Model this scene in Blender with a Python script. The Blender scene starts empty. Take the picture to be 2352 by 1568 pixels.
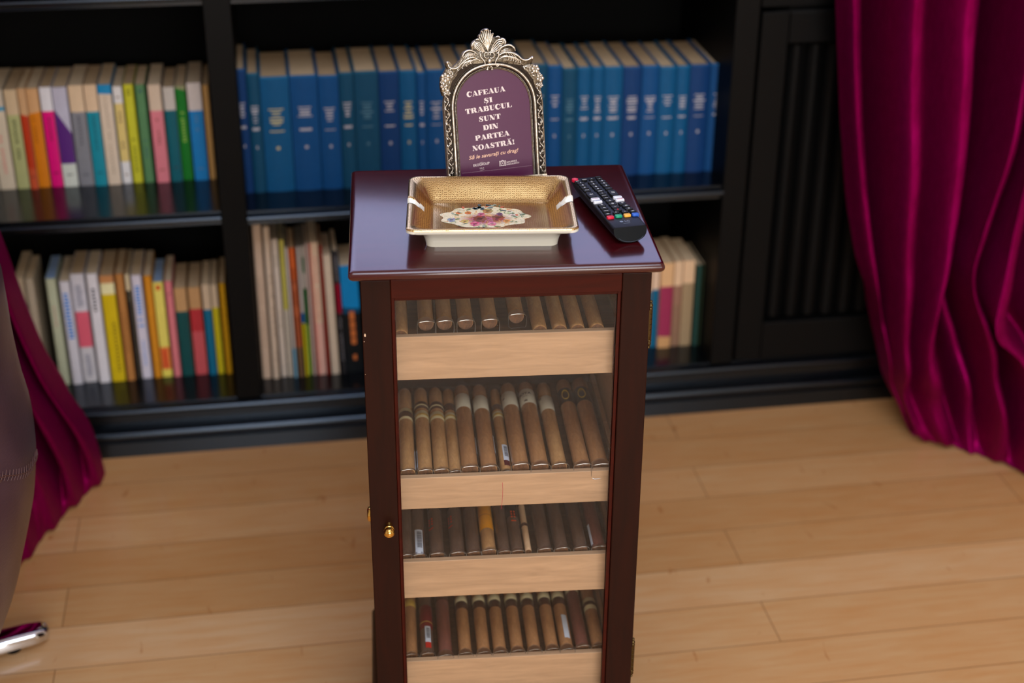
import bpy, bmesh, math, random
from mathutils import Vector, Matrix, noise
random.seed(7)
S = bpy.context.scene
COL = S.collection
# ------------------------------------------------------------------ camera
FPX, PITCH, ROLL, YAW, CAMH = 3478.13, 0.47295, 0.00642, -0.16383, 1.5
_F = Vector((-math.sin(YAW)*math.cos(PITCH), math.cos(YAW)*math.cos(PITCH), -math.sin(PITCH)))
_r0 = Vector((math.cos(YAW), math.sin(YAW), 0)); _u0 = _r0.cross(_F)
_R = math.cos(ROLL)*_r0 + math.sin(ROLL)*_u0
_U = -math.sin(ROLL)*_r0 + math.cos(ROLL)*_u0
CAM = Vector((0, 0, CAMH))
cd = bpy.data.cameras.new('camera'); cam = bpy.data.objects.new('camera', cd); COL.objects.link(cam)
cam.matrix_world = Matrix(((_R.x, _U.x, -_F.x, 0), (_R.y, _U.y, -_F.y, 0), (_R.z, _U.z, -_F.z, CAMH), (0, 0, 0, 1)))
cd.sensor_width = 36; cd.lens = FPX*36/2352; cd.clip_start = .05; cd.clip_end = 60
cd.dof.use_dof = True; cd.dof.focus_distance = 1.84; cd.dof.aperture_fstop = 2.9
S.camera = cam
# ------------------------------------------------------------------ world, lights, exposure
S.view_settings.view_transform = 'Standard'; S.view_settings.look = 'None'
S.view_settings.gamma = 1; S.view_settings.exposure = 0.0; S.view_settings.use_curve_mapping = False
w = bpy.data.worlds.new('world'); S.world = w; w.use_nodes = True
w.node_tree.nodes['Background'].inputs[0].default_value = (.56, .60, 1, 1)
w.node_tree.nodes['Background'].inputs[1].default_value = 2.1
def area(name, loc, aim, sx, sy, power, col):
    l = bpy.data.lights.new(name, 'AREA'); l.shape = 'RECTANGLE'; l.size = sx; l.size_y = sy
    l.energy = power; l.color = col
    o = bpy.data.objects.new(name, l); COL.objects.link(o); o.location = loc
    o.rotation_euler = (Vector(aim)-Vector(loc)).to_track_quat('-Z', 'Y').to_euler(); return o
area('light_added_overhead', (.3, .55, 2.74), (.3, .8, 0), 1.6, 1.2, 40, (.70, .81, 1))  # unseen overhead lamp, added to brighten book tops and tray fronts
area('light_front_window', (.6, -2.2, 1.55), (.4, 2, .5), 2.4, 1.7, 102, (1, .97, .93))

# ------------------------------------------------------------------ helpers
def ray(px, py): return _F + _R*((px-1176)/FPX) + _U*((784-py)/FPX)
def ony(px, py, Y): d = ray(px, py); return CAM + d*(Y/d.y)
def onz(px, py, z): d = ray(px, py); return CAM + d*((z-CAMH)/d.z)
PHI, CX, CY, DEP, TOP, YB = -0.07688, .2491, 1.53703, .32663, .7957, 2.54546
MC = Matrix.Translation((CX, CY, 0)) @ Matrix.Rotation(PHI, 4, 'Z')
MCI = MC.inverted()
def cabz(px, py, z): return MCI @ onz(px, py, z)
def lin(c):
    return tuple(((x/255)/12.92 if x <= 10 else ((x/255+.055)/1.055)**2.4) for x in c)
_mc = {}
def pmat(name, rgb, rough=.5, metal=0, spec=.5, coat=0, sheen=0, **k):
    m = bpy.data.materials.new(name); m.use_nodes = True
    b = m.node_tree.nodes['Principled BSDF']
    b.inputs['Base Color'].default_value = (*lin(rgb), 1); b.inputs['Roughness'].default_value = rough
    b.inputs['Metallic'].default_value = metal; b.inputs['Specular IOR Level'].default_value = spec
    b.inputs['Coat Weight'].default_value = coat; b.inputs['Coat Roughness'].default_value = k.get('coatr', .1)
    if sheen: b.inputs['Sheen Weight'].default_value = sheen; b.inputs['Sheen Roughness'].default_value = .35
    return m
class NT:
    def __init__(s, m): s.t = m.node_tree; s.n = s.t.nodes; s.b = s.n['Principled BSDF']
    def add(s, t, **k):
        x = s.n.new(t)
        for a, v in k.items(): setattr(x, a, v)
        return x
    def link(s, a, b): s.t.links.new(a, b)
    def coord(s, kind='Object', scale=(1, 1, 1), loc=(0, 0, 0)):
        c = s.add('ShaderNodeTexCoord'); mp = s.add('ShaderNodeMapping')
        mp.inputs['Scale'].default_value = scale; mp.inputs['Location'].default_value = loc
        s.link(c.outputs[kind], mp.inputs['Vector']); return mp.outputs[0]
    def noise(s, vec, scale=5, detail=3, rough=.5, dist=0):
        x = s.add('ShaderNodeTexNoise'); x.inputs['Scale'].default_value = scale; x.inputs['Detail'].default_value = detail
        x.inputs['Roughness'].default_value = rough; x.inputs['Distortion'].default_value = dist
        s.link(vec, x.inputs['Vector']); return x.outputs['Fac']
    def ramp(s, fac, stops):
        r = s.add('ShaderNodeValToRGB'); e = r.color_ramp.elements
        e[0].position, e[0].color = stops[0][0], (*lin(stops[0][1]), 1)
        e[1].position, e[1].color = stops[-1][0], (*lin(stops[-1][1]), 1)
        for p, c in stops[1:-1]: q = e.new(p); q.color = (*lin(c), 1)
        s.link(fac, r.inputs[0]); return r.outputs[0]
    def mix(s, fac, a, b, mode='MIX'):
        x = s.add('ShaderNodeMix', data_type='RGBA', blend_type=mode)
        for i, v in ((0, fac), (6, a), (7, b)):
            if isinstance(v, (int, float)): x.inputs[i].default_value = v
            elif isinstance(v, tuple): x.inputs[i].default_value = (*v, 1)
            else: s.link(v, x.inputs[i])
        return x.outputs[2]
    def bump(s, h, strength=.3, dist=.001):
        x = s.add('ShaderNodeBump'); x.inputs['Strength'].default_value = strength; x.inputs['Distance'].default_value = dist
        s.link(h, x.inputs['Height']); s.link(x.outputs[0], s.b.inputs['Normal']); return x
def flat(rgb, rough=.6):
    k = (tuple(rgb), rough)
    if k not in _mc:
        m = pmat('print_%02x%02x%02x' % tuple(int(v) for v in rgb), rgb, rough, spec=.25); _mc[k] = m
        n = NT(m); v = n.coord('Object'); f = n.noise(v, 60, 4, .6)
        a = lin(rgb); n.link(n.mix(f, tuple(x*.86 for x in a), tuple(min(1, x*1.12) for x in a)), n.b.inputs['Base Color'])
    return _mc[k]
class MB:
    def __init__(s): s.v = []; s.f = []; s.m = []; s.mats = []; s.cur = 0
    def mat(s, m):
        if m not in s.mats: s.mats.append(m)
        s.cur = s.mats.index(m); return s
    def face(s, ids): s.f.append(tuple(ids)); s.m.append(s.cur)
    def poly(s, pts): i = len(s.v); s.v += [tuple(p) for p in pts]; s.face(range(i, i+len(pts)))
    def grid(s, rows, close_u=False, close_v=False):
        i = len(s.v); nu = len(rows[0]); nv = len(rows)
        for r in rows: s.v += [tuple(p) for p in r]
        for a in range(nv if close_v else nv-1):
            for b in range(nu if close_u else nu-1):
                s.face((i+a*nu+b, i+a*nu+(b+1) % nu, i+((a+1) % nv)*nu+(b+1) % nu, i+((a+1) % nv)*nu+b))
    def cap(s, pts, flip=False): s.poly(list(reversed(pts)) if flip else pts)
    def box(s, x0, x1, y0, y1, z0, z1, M=None):
        p = [(x0, y0, z0), (x1, y0, z0), (x1, y1, z0), (x0, y1, z0), (x0, y0, z1), (x1, y0, z1), (x1, y1, z1), (x0, y1, z1)]
        if M: p = [M @ Vector(q) for q in p]
        i = len(s.v); s.v += [tuple(q) for q in p]
        for f in ((3, 2, 1, 0), (4, 5, 6, 7), (0, 1, 5, 4), (1, 2, 6, 5), (2, 3, 7, 6), (3, 0, 4, 7)): s.face(i+k for k in f)
    def prism(s, prof, a0, a1, axis='x'):
        # prof: closed (p,q) list; axis x: p=y q=z; axis y: p=x q=z; axis z: p=x q=y
        def P(a, pq): return {'x': (a, pq[0], pq[1]), 'y': (pq[0], a, pq[1]), 'z': (pq[0], pq[1], a)}[axis]
        s.grid([[P(a0, q) for q in prof], [P(a1, q) for q in prof]], close_u=True)
        s.cap([P(a0, q) for q in prof], True); s.cap([P(a1, q) for q in prof])
    def tube(s, pts, rad, n=8, cap=True, flatn=None):
        pts = [Vector(p) for p in pts]; N = len(pts); rad = rad if isinstance(rad, (list, tuple)) else [rad]*N
        ref = None; rows = []
        for i, p in enumerate(pts):
            t = (pts[min(i+1, N-1)]-pts[max(i-1, 0)]).normalized()
            if ref is None: ref = t.orthogonal().normalized() if not flatn else Vector(flatn)
            ref = (ref-t*ref.dot(t)); ref = ref.normalized() if ref.length > 1e-6 else t.orthogonal().normalized()
            b = t.cross(ref)
            rows.append([p+(ref*math.cos(2*math.pi*k/n)+b*math.sin(2*math.pi*k/n))*rad[i] for k in range(n)])
        s.grid(rows, close_u=True)
        if cap: s.cap(rows[0], True); s.cap(rows[-1])
    def ball(s, c, r, n=8, sc=(1, 1, 1)):
        rows = []
        for a in range(n//2+1):
            t = math.pi*a/(n//2)
            rr = max(math.sin(t), 1e-3)
            rows.append([(c[0]+r*sc[0]*rr*math.cos(2*math.pi*k/n), c[1]+r*sc[1]*rr*math.sin(2*math.pi*k/n), c[2]-r*sc[2]*math.cos(t)) for k in range(n)])
        s.grid(rows, close_u=True)
    def lathe(s, prof, n=24, M=None, cap=True):   # prof (r,z)
        rows = [[(r*math.cos(2*math.pi*k/n), r*math.sin(2*math.pi*k/n), z) for k in range(n)] for r, z in prof]
        if M: rows = [[M @ Vector(p) for p in r] for r in rows]
        s.grid(rows, close_u=True)
        if cap: s.cap(rows[0], True); s.cap(rows[-1])
    def xf(s, M): s.v = [tuple(M @ Vector(p)) for p in s.v]; return s
    def build(s, name, mat=None, parent=None, smooth=False, bevel=0, seg=2, angle=35):
        me = bpy.data.meshes.new(name); me.from_pydata(s.v, [], s.f)
        ms = s.mats or [mat]
        for m in ms: me.materials.append(m)
        if s.mats:
            for p, i in zip(me.polygons, s.m): p.material_index = i
        bm = bmesh.new(); bm.from_mesh(me); bmesh.ops.remove_doubles(bm, verts=bm.verts, dist=1e-6)
        bmesh.ops.recalc_face_normals(bm, faces=bm.faces); bm.to_mesh(me); bm.free()
        o = bpy.data.objects.new(name, me); COL.objects.link(o)
        if smooth or bevel:
            for p in me.polygons: p.use_smooth = True
            me.set_sharp_from_angle(angle=math.radians(angle)) if not bevel else None
        if bevel:
            b = o.modifiers.new('bevel', 'BEVEL'); b.width = bevel; b.segments = seg; b.limit_method = 'ANGLE'; b.harden_normals = True
        if parent: o.parent = parent
        return o
def thing(name, label, cat, M=None, group=None):
    o = bpy.data.objects.new(name, None); COL.objects.link(o); o.empty_display_size = .02
    if M is not None: o.matrix_world = M
    o['label'] = label; o['category'] = cat
    if group: o['group'] = group
    return o
def tag(o, label, cat, group=None):
    o['label'] = label; o['category'] = cat
    if group: o['group'] = group
    return o
def struct(o): o['kind'] = 'structure'; return o
def text_mesh(body, size, shear=0, align='CENTER', offset=0, space=1):
    c = bpy.data.curves.new('t', 'FONT'); c.body = body; c.size = size; c.shear = shear; c.align_x = align; c.offset = offset; c.space_character = space
    c.resolution_u = 3
    o = bpy.data.objects.new('t', c); COL.objects.link(o)
    dg = bpy.context.evaluated_depsgraph_get(); me = bpy.data.meshes.new_from_object(o.evaluated_get(dg))
    vs = [v.co.copy() for v in me.vertices]; fs = [tuple(p.vertices) for p in me.polygons]
    bpy.data.objects.remove(o); bpy.data.curves.remove(c); bpy.data.meshes.remove(me)
    return vs, fs
def put_text(mb, body, size, fn, **k):
    vs, fs = text_mesh(body, size, **k); i = len(mb.v)
    mb.v += [tuple(fn(v.x, v.y)) for v in vs]
    for f in fs: mb.face(i+a for a in f)

# ------------------------------------------------------------------ materials
def wood(name, dark, light, rough, scale=(3, 40, 40), coat=0, bump=.05, spec=.5):
    m = pmat(name, light, rough, coat=coat, spec=spec); n = NT(m); v = n.coord('Object', scale)
    f = n.noise(v, 3, 6, .6, .6); n.link(n.ramp(f, [(.3, dark), (.7, light)]), n.b.inputs['Base Color'])
    n.bump(f, bump, .0005); return m
M_MAH = wood('mahogany_stained_wood', (30, 9, 4), (40, 12, 5), .45, (30, 30, 3), spec=.15)
M_MAHH = wood('mahogany_rail_wood', (52, 12, 4), (66, 15, 5), .45, (3, 30, 30), spec=.15)
M_TOP = wood('mahogany_top_wood', (50, 6, 10), (64, 9, 15), .17, (3, 30, 30), coat=.5, bump=.02)
M_CEDAR = wood('pale_cedar', (168, 134, 104), (192, 155, 122), .6, (4, 60, 45))
M_LACQ = pmat('black_lacquer', (5, 6, 8), .15, spec=.45)
n = NT(M_LACQ); n.bump(n.noise(n.coord('Object'), 60, 3), .05, .0005)
M_SHELF = pmat('black_gloss_lacquer', (5, 6, 8), .22, spec=.8)
n = NT(M_SHELF); n.bump(n.noise(n.coord('Object'), 60, 3), .05, .0005); n.b.inputs['Specular Tint'].default_value = (.62, .78, 1, 1)
M_SATIN = pmat('black_satin_paint', (8, 8, 8), .5, spec=.1)
n = NT(M_SATIN); n.bump(n.noise(n.coord('Object'), 60, 3), .05, .0005)
M_DARK = pmat('black_painted_back', (3, 3, 3), .8, spec=.1)
NT(M_DARK).bump(NT(M_DARK).noise(NT(M_DARK).coord('Object'), 40), .1)
M_BRASS = pmat('polished_brass', (222, 180, 96), .14, metal=1)
M_ABRASS = pmat('antique_brass', (84, 70, 44), .35, metal=1)
M_CHROME = pmat('chrome', (225, 228, 235), .06, metal=1)
for mm in (M_BRASS, M_ABRASS, M_CHROME):
    n = NT(mm); n.bump(n.noise(n.coord('Object'), 300), .02, .0002)
# floor boards
M_FLOOR = pmat('beech_floor_boards', (190, 145, 95), .36, coat=.15)
n = NT(M_FLOOR); vec = n.coord('Object', loc=(-.73+1.116*10, -1.8085+.1045*41, 0))
br = n.add('ShaderNodeTexBrick'); br.offset = .5; br.offset_frequency = 2
for k, v in dict(Scale=1, **{'Mortar Size': .0011, 'Mortar Smooth': .6, 'Bias': 0, 'Brick Width': 1.116, 'Row Height': .1045}).items(): br.inputs[k].default_value = v
br.inputs['Color1'].default_value = (*lin((190, 144, 94)), 1); br.inputs['Color2'].default_value = (*lin((212, 172, 122)), 1)
br.inputs['Mortar'].default_value = (*lin((128, 88, 50)), 1); n.link(vec, br.inputs['Vector'])
sx = n.add('ShaderNodeSeparateXYZ'); n.link(vec, sx.inputs[0])
def mth(op, a, b_=None):
    q = n.add('ShaderNodeMath', operation=op)
    for i_, v_ in enumerate((a, b_)):
        if v_ is None: continue
        if isinstance(v_, (int, float)): q.inputs[i_].default_value = v_
        else: n.link(v_, q.inputs[i_])
    return q.outputs[0]
row_i = mth('FLOOR', mth('DIVIDE', sx.outputs[1], .1045))
even = mth('SUBTRACT', 1, mth('MODULO', row_i, 2))
seg_i = mth('FLOOR', mth('DIVIDE', mth('ADD', sx.outputs[0], mth('MULTIPLY', even, .558)), 1.116))
wn = n.add('ShaderNodeTexWhiteNoise', noise_dimensions='2D'); cb = n.add('ShaderNodeCombineXYZ'); n.link(row_i, cb.inputs[0]); n.link(seg_i, cb.inputs[1]); n.link(cb.outputs[0], wn.inputs['Vector'])
brow = mth('DIVIDE', mth('ADD', row_i, mth('MULTIPLY', wn.outputs['Value'], .9)), 60)
tone = n.ramp(brow, [(0, (198, 156, 108)), (41/60, (204, 162, 114)), (41.9/60, (208, 168, 122)), (42/60, (208, 168, 122)), (42.9/60, (216, 180, 140)), (43/60, (194, 150, 102)), (43.9/60, (202, 162, 114)), (44/60, (192, 146, 96)), (44.9/60, (194, 150, 102)), (45/60, (202, 160, 114)), (45.9/60, (196, 154, 106)), (46/60, (192, 148, 100)), (1, (196, 152, 104))])
g1 = n.noise(n.coord('Object', (2.5, 22, 1)), 3, 5, .6, .4)
g2 = n.noise(n.coord('Object', (16, 6, 1)), 2.0, 3, .5, 1.0)
c = n.mix(n.ramp(g1, [(.3, (0, 0, 0)), (.75, (255, 255, 255))]), tone, n.mix(1, tone, lin((246, 226, 202)), 'MULTIPLY'))
c = n.mix(br.outputs['Fac'], c, lin((136, 96, 58)))
sp = n.ramp(g2, [(.68, (255, 255, 255)), (.78, (214, 178, 136))])
c = n.mix(1, c, sp, 'MULTIPLY')
n.link(c, n.b.inputs['Base Color']); n.bump(br.outputs['Fac'], -.25, .0006)
M_VELVET = pmat('magenta_velvet', (120, 6, 62), .46, metal=.6, spec=.3)
n = NT(M_VELVET); f = n.noise(n.coord('Object', (30, 30, 8)), 5, 4, .6)
n.link(n.mix(f, lin((98, 0, 50)), lin((144, 2, 84))), n.b.inputs['Base Color']); n.bump(f, .25, .002)
n.b.inputs['Sheen Weight'].default_value = .03; n.b.inputs['Specular Tint'].default_value = (.85, .08, .5, 1); n.b.inputs['Sheen Tint'].default_value = (*lin((230, 60, 150)), 1); n.b.inputs['Sheen Roughness'].default_value = .3
M_LEATHER = pmat('brown_leather', (60, 42, 46), .34, spec=.6)
n = NT(M_LEATHER); f = n.noise(n.coord('Object', (1, 1, 2.4)), 140, 4, .6); g = n.noise(n.coord('Object'), 14, 3)
n.link(n.mix(g, lin((62, 42, 50)), lin((82, 58, 66))), n.b.inputs['Base Color']); n.bump(f, .35, .0009)
M_THREAD = pmat('waxed_thread', (84, 54, 48), .5)
M_GOLD = pmat('dotted_gold_glaze', (214, 182, 130), .3, metal=1)
n = NT(M_GOLD); vo = n.add('ShaderNodeTexVoronoi', voronoi_dimensions='2D'); vo.inputs['Scale'].default_value = 430; vo.inputs['Randomness'].default_value = .42
n.link(n.coord('Object'), vo.inputs['Vector'])
dots = n.ramp(vo.outputs['Distance'], [(.17, (0, 0, 0)), (.28, (255, 255, 255))])
cl = n.noise(n.coord('Object'), 28, 3)
base = n.mix(cl, lin((218, 178, 112)), lin((248, 220, 160)))
n.link(n.mix(dots, lin((142, 104, 60)), base), n.b.inputs['Base Color'])
rr = n.add('ShaderNodeMapRange'); n.link(cl, rr.inputs[0]); rr.inputs[3].default_value = .14; rr.inputs[4].default_value = .3
n.link(rr.outputs[0], n.b.inputs['Roughness']); n.bump(dots, .35, .0004)
M_PORC = pmat('cream_porcelain', (222, 220, 208), .14, coat=.5)
M_PEWTER = pmat('antiqued_silver_gilt', (176, 158, 130), .3, metal=.9)
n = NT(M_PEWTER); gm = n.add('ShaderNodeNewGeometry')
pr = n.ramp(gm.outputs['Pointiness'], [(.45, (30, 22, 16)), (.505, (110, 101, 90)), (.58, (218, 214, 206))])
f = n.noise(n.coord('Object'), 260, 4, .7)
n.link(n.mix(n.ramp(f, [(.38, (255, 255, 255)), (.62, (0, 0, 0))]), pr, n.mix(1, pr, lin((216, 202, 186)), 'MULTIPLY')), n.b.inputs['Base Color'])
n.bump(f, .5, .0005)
M_PATINA = pmat('dark_patinated_metal', (84, 70, 54), .42, metal=.85)
n = NT(M_PATINA); f = n.noise(n.coord('Object'), 420, 4, .7); n.link(n.ramp(f, [(.35, (48, 36, 26)), (.65, (150, 136, 114))]), n.b.inputs['Base Color']); n.bump(f, .7, .0008)
M_CARD = pmat('plum_printed_card', (76, 22, 60), .32, spec=.22)
M_CARDTXT = pmat('cream_ink', (222, 204, 200), .5)
M_CARDIT = pmat('peach_ink', (226, 178, 150), .5)
M_PLAST = pmat('black_plastic', (9, 11, 14), .42, spec=.2)
n = NT(M_PLAST); n.bump(n.noise(n.coord('Object'), 900), .08, .0002)
M_RUB = pmat('black_rubber_key', (10, 12, 15), .5, spec=.3)
M_GLOSSBLK = pmat('gloss_black_plastic', (4, 8, 13), .3, spec=.12)
def clear(name, tint, gl_rough, fmin, fmax, ior=1.45):
    m = bpy.data.materials.new(name); m.use_nodes = True; t = m.node_tree; t.nodes.clear()
    o = t.nodes.new('ShaderNodeOutputMaterial'); mx = t.nodes.new('ShaderNodeMixShader')
    tr = t.nodes.new('ShaderNodeBsdfTransparent'); gl = t.nodes.new('ShaderNodeBsdfGlossy'); fr = t.nodes.new('ShaderNodeFresnel')
    mr = t.nodes.new('ShaderNodeMapRange'); fr.inputs[0].default_value = ior
    tr.inputs[0].default_value = (*tint, 1); gl.inputs['Roughness'].default_value = gl_rough
    t.links.new(fr.outputs[0], mr.inputs[0]); mr.inputs[3].default_value = fmin; mr.inputs[4].default_value = fmax
    ge = t.nodes.new('ShaderNodeNewGeometry'); iv = t.nodes.new('ShaderNodeMath'); iv.operation = 'SUBTRACT'; iv.inputs[0].default_value = 1
    mu = t.nodes.new('ShaderNodeMath'); mu.operation = 'MULTIPLY'; t.links.new(ge.outputs['Backfacing'], iv.inputs[1]); t.links.new(mr.outputs[0], mu.inputs[0]); t.links.new(iv.outputs[0], mu.inputs[1])
    t.links.new(mu.outputs[0], mx.inputs[0]); t.links.new(tr.outputs[0], mx.inputs[1]); t.links.new(gl.outputs[0], mx.inputs[2])
    t.links.new(mx.outputs[0], o.inputs[0]); return m
M_GLASS = clear('door_glass', (.98, .985, .975), .01, .0, 1)
M_CELLO = clear('cellophane', (.99, .99, .99), .10, .0, .6)
M_CELLOE = clear('creased_cellophane', (.9, .9, .93), .3, .32, 1)
M_PAPER = [flat(c, .8) for c in ((222, 192, 154), (228, 202, 168), (204, 172, 134), (160, 146, 124))]

# ------------------------------------------------------------------ room shell
XL, XR, YF, YK, ZC = -2.6, 3.2, -2.6, 2.95, 2.8
M_WALL = pmat('cream_wall_paint', (214, 206, 190), .8); n = NT(M_WALL); n.bump(n.noise(n.coord('Object'), 80), .1, .001)
M_CEIL = pmat('white_ceiling_paint', (235, 233, 228), .85); n = NT(M_CEIL); n.bump(n.noise(n.coord('Object'), 60), .1, .001)
def shell(name, boxes, m):
    b = MB()
    for x in boxes: b.box(*x)
    return struct(b.build(name, m))
shell('floor', [(XL, XR, YF, YK, -.05, 0)], M_FLOOR)
shell('ceiling', [(XL-.1, XR+.1, YF-.1, YK+.1, ZC, ZC+.1)], M_CEIL)
shell('wall_left', [(XL-.1, XL, YF, YK, -.05, ZC)], M_WALL)
shell('wall_right', [(XR, XR+.1, YF, YK, -.05, ZC)], M_WALL)
shell('wall_front', [(XL-.1, XR+.1, YF-.1, YF, -.05, ZC)], M_WALL)
WX0, WX1, WZ0, WZ1 = -1.1, 1.5, 1.15, 2.3  # unseen window opening, added so bright sky reflects in the cabinet top
shell('wall_back', [(XL-.1, WX0, YK, YK+.1, -.05, ZC), (WX1, XR+.1, YK, YK+.1, -.05, ZC), (WX0, WX1, YK, YK+.1, -.05, WZ0), (WX0, WX1, YK, YK+.1, WZ1, ZC)], M_WALL)
M_WHITE = pmat('white_window_paint', (225, 225, 222), .4)
b = MB(); b.box(WX0, WX1, YK+.02, YK+.07, WZ0, WZ0+.05); b.box(WX0, WX1, YK+.02, YK+.07, WZ1-.05, WZ1)
for x in (WX0, WX1-.05): b.box(x, x+.05, YK+.02, YK+.07, WZ0, WZ1)
wf = struct(b.build('added_window_1', M_WHITE))
b = MB(); b.box(WX0+.02, WX1-.02, YK+.042, YK+.046, WZ0+.02, WZ1-.02); b.build('glass_pane', clear('window_glass', (.98, .99, 1), .01, .02, 1), wf)

# ------------------------------------------------------------------ bookcase
bk = thing('bookcase', 'long black lacquered bookcase behind the cabinet, two shelf rows and a fluted door', 'bookcase', Matrix.Translation((.2, YB, 0)))
def BK(b): return b.xf(Matrix.Translation((-.2, -YB, 0)))
BX0, BX1, BD, BH = -1.35, 1.95, .37, 1.12
xa, xb, xc, xd = -.1048, -.0585, .818, .8647
b = MB(); b.box(BX0, BX1, YB+BD-.012, YB+BD, 0, BH); BK(b).build('back_panel', M_DARK, bk)
for x0, x1 in ((BX0, BX0+.045), (xa, xb), (xc, xd-.002), (BX1-.045, BX1)):
    b = MB(); b.box(x0, x1, YB, YB+BD-.012, .098, BH-.03); BK(b).build('upright', M_SATIN, bk, bevel=.002)
def nose(y, z1, t, out, r=None):     # shelf profile with a stepped bullnose edge (y,z)
    r = t/2
    p = [(y+.3, z1), (y+.004, z1), (y+.004, z1-.004), (y, z1-.004)]
    for k in range(9):
        a = math.pi/2+math.pi*k/8
        p.append((y-.002+out*math.cos(a), z1-.005-r+r*math.sin(a)))
    p += [(y, z1-.006-2*r), (y+.006, z1-.006-2*r), (y+.006, z1-.008-2*r-.006), (y+.3, z1-.014-2*r)]
    return p
for x0, x1, zz in ((BX0+.045, xa, .477), (xb, xc, .473), (BX0+.045, xa, .872), (xb, xc, .872)):
    b = MB(); b.prism(nose(YB+.004, zz, .012, .008), x0, x1, 'x'); BK(b).build('shelf', M_SHELF, bk, smooth=True)
b = MB(); b.prism(nose(YB+.002, .100, .014, .010), BX0, BX1, 'x'); BK(b).build('bottom_shelf', M_SHELF, bk, smooth=True)
pr = [(YB+.30, .076), (YB+.006, .076), (YB+.006, .052)]
for k in range(9):
    a = math.pi/2+math.pi*k/8; pr.append((YB-.010+.009*math.cos(a), .043+.009*math.sin(a)))
pr += [(YB-.012, .031), (YB-.016, .029), (YB-.018, 0), (YB+.30, 0)]
b = MB(); b.prism(pr, BX0, BX1, 'x'); BK(b).build('plinth', M_SHELF, bk, smooth=True)
b = MB(); b.box(BX0-.02, BX1+.02, YB-.02, YB+BD, BH-.03, BH); BK(b).build('top_board', M_LACQ, bk, bevel=.006)
b = MB(); dx0, dx1 = xd+.002, 1.30
b.box(dx0, .919, YB-.002, YB+.02, .104, .80); b.box(dx1-.055, dx1, YB-.002, YB+.02, .104, .80)
b.box(.919, dx1-.055, YB-.002, YB+.02, .104, .1835); b.box(.919, dx1-.055, YB-.002, YB+.02, .7415, .80)
dr = BK(b).build('door', M_SATIN, bk, bevel=.003)
b = MB(); x = .926
b.box(.919, dx1-.055, YB+.03, YB+.036, .18, .745)
while x < dx1-.06:
    rows = []
    for z in [.184]+[.19+.0*1]+[.735]+[.741]:
        e = .55 if z in (.184, .741) else 1
        rows.append([(x+.017+.0165*math.cos(math.pi*k/10), YB+.030-.021*e*math.sin(math.pi*k/10), z) for k in range(11)])
    b.grid(rows); b.cap(rows[0]); b.cap(rows[-1]); x += .036
BK(b).build('fluted_panel', M_SATIN, dr, smooth=True)
b = MB(); b.box(1.302, 1.345, YB, YB+BD-.012, .098, BH-.03); BK(b).build('upright', M_SATIN, bk, bevel=.002)
b = MB(); b.box(xd, dx1, YB-.001, YB+.02, .81, BH-.03); BK(b).build('frieze_board', M_SATIN, bk)

# ------------------------------------------------------------------ books
def book(kind, x0, x1, z0, h, dep, Y, lean, segs, pages, label, group, marks=(), ink=(40, 36, 34)):
    W = x1-x0; hard = kind == 'hardback_book'
    # lean: x shift of the top relative to the bottom (m)
    M = Matrix.Translation(((x0+x1)/2, Y, z0)) @ Matrix.Rotation(math.atan2(lean, h), 4, 'Y')
    if lean: M = Matrix.Translation((0, 0, abs(lean)*W/h/2)) @ M
    t = thing(kind, label, 'book', M, group)
    g = .0006; w2 = W/2-g; bt = .0022 if hard else .0006; pin = .003 if hard else .0006
    b = MB(); cols = [flat(cc, .5 if not hard else .6) for _, _, cc in segs]
    # spine: a gently rounded slab split into colour fields
    def sx(k): return -w2+2*w2*k/6
    rd = min(.004, W*.14) if hard else .0012
    def sy(k): return -rd*math.sin(math.pi*k/6)+rd
    prev = (0, 0)
    for (a, c2, cc), m in zip(segs, cols):
        b.mat(m)
        top = [h*(1-(prev[0]+(prev[1]-prev[0])*k/6)) for k in range(7)]
        bot = [h*(1-(a+(c2-a)*k/6)) for k in range(7)]
        b.grid([[(sx(k), sy(k), top[k]) for k in range(7)], [(sx(k), sy(k), bot[k]) for k in range(7)]])
        prev = (a, c2)
    b.mat(cols[0] if hard else flat(segs[-1][2] if len(segs) < 2 else segs[0][2], .5))
    b.grid([[(sx(k), sy(k), h) for k in range(7)], [(sx(k), rd+.0015, h) for k in range(7)], [(sx(k), rd+.0015, 0) for k in range(7)], [(sx(k), sy(k), 0) for k in range(7)]])
    b.box(-w2, -w2+bt, rd, dep, 0, h); b.box(w2-bt, w2, rd, dep, 0, h)
    cv = b.build('cover', None, t, smooth=True, angle=50)
    b = MB(); b.box(-w2+bt+.0002, w2-bt-.0002, rd+.0016, dep-pin, pin, h-pin); b.build('page_block', pages, t)
    if marks:
        b = MB()
        for u0, u1, f0, f1 in marks:     # u across -1..1, f down the spine 0..1
            us = [w2*(u0+(u1-u0)*k/4) for k in range(5)]
            def yy(u): return rd-rd*math.sin(math.pi*(u+w2)/(2*w2))-.0004
            b.grid([[(u, yy(u), h*(1-f0)) for u in us], [(u, yy(u), h*(1-f1)) for u in us]])
        b.build('spine_lettering', flat(ink, .5), t)
    return t
def vtitle(f0, f1, n, wd=.28, c=0, rnd=random.Random(3)):
    out = []; k = (f1-f0)/n
    for i in range(n):
        if rnd.random() < .14: continue
        a = f0+k*i; out.append((c-wd*rnd.uniform(.6, 1), c+wd*rnd.uniform(.6, 1), a, a+k*.62))
    return out
def hlogo(f): return [(-.45, .45, f, f+.012)]
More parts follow.
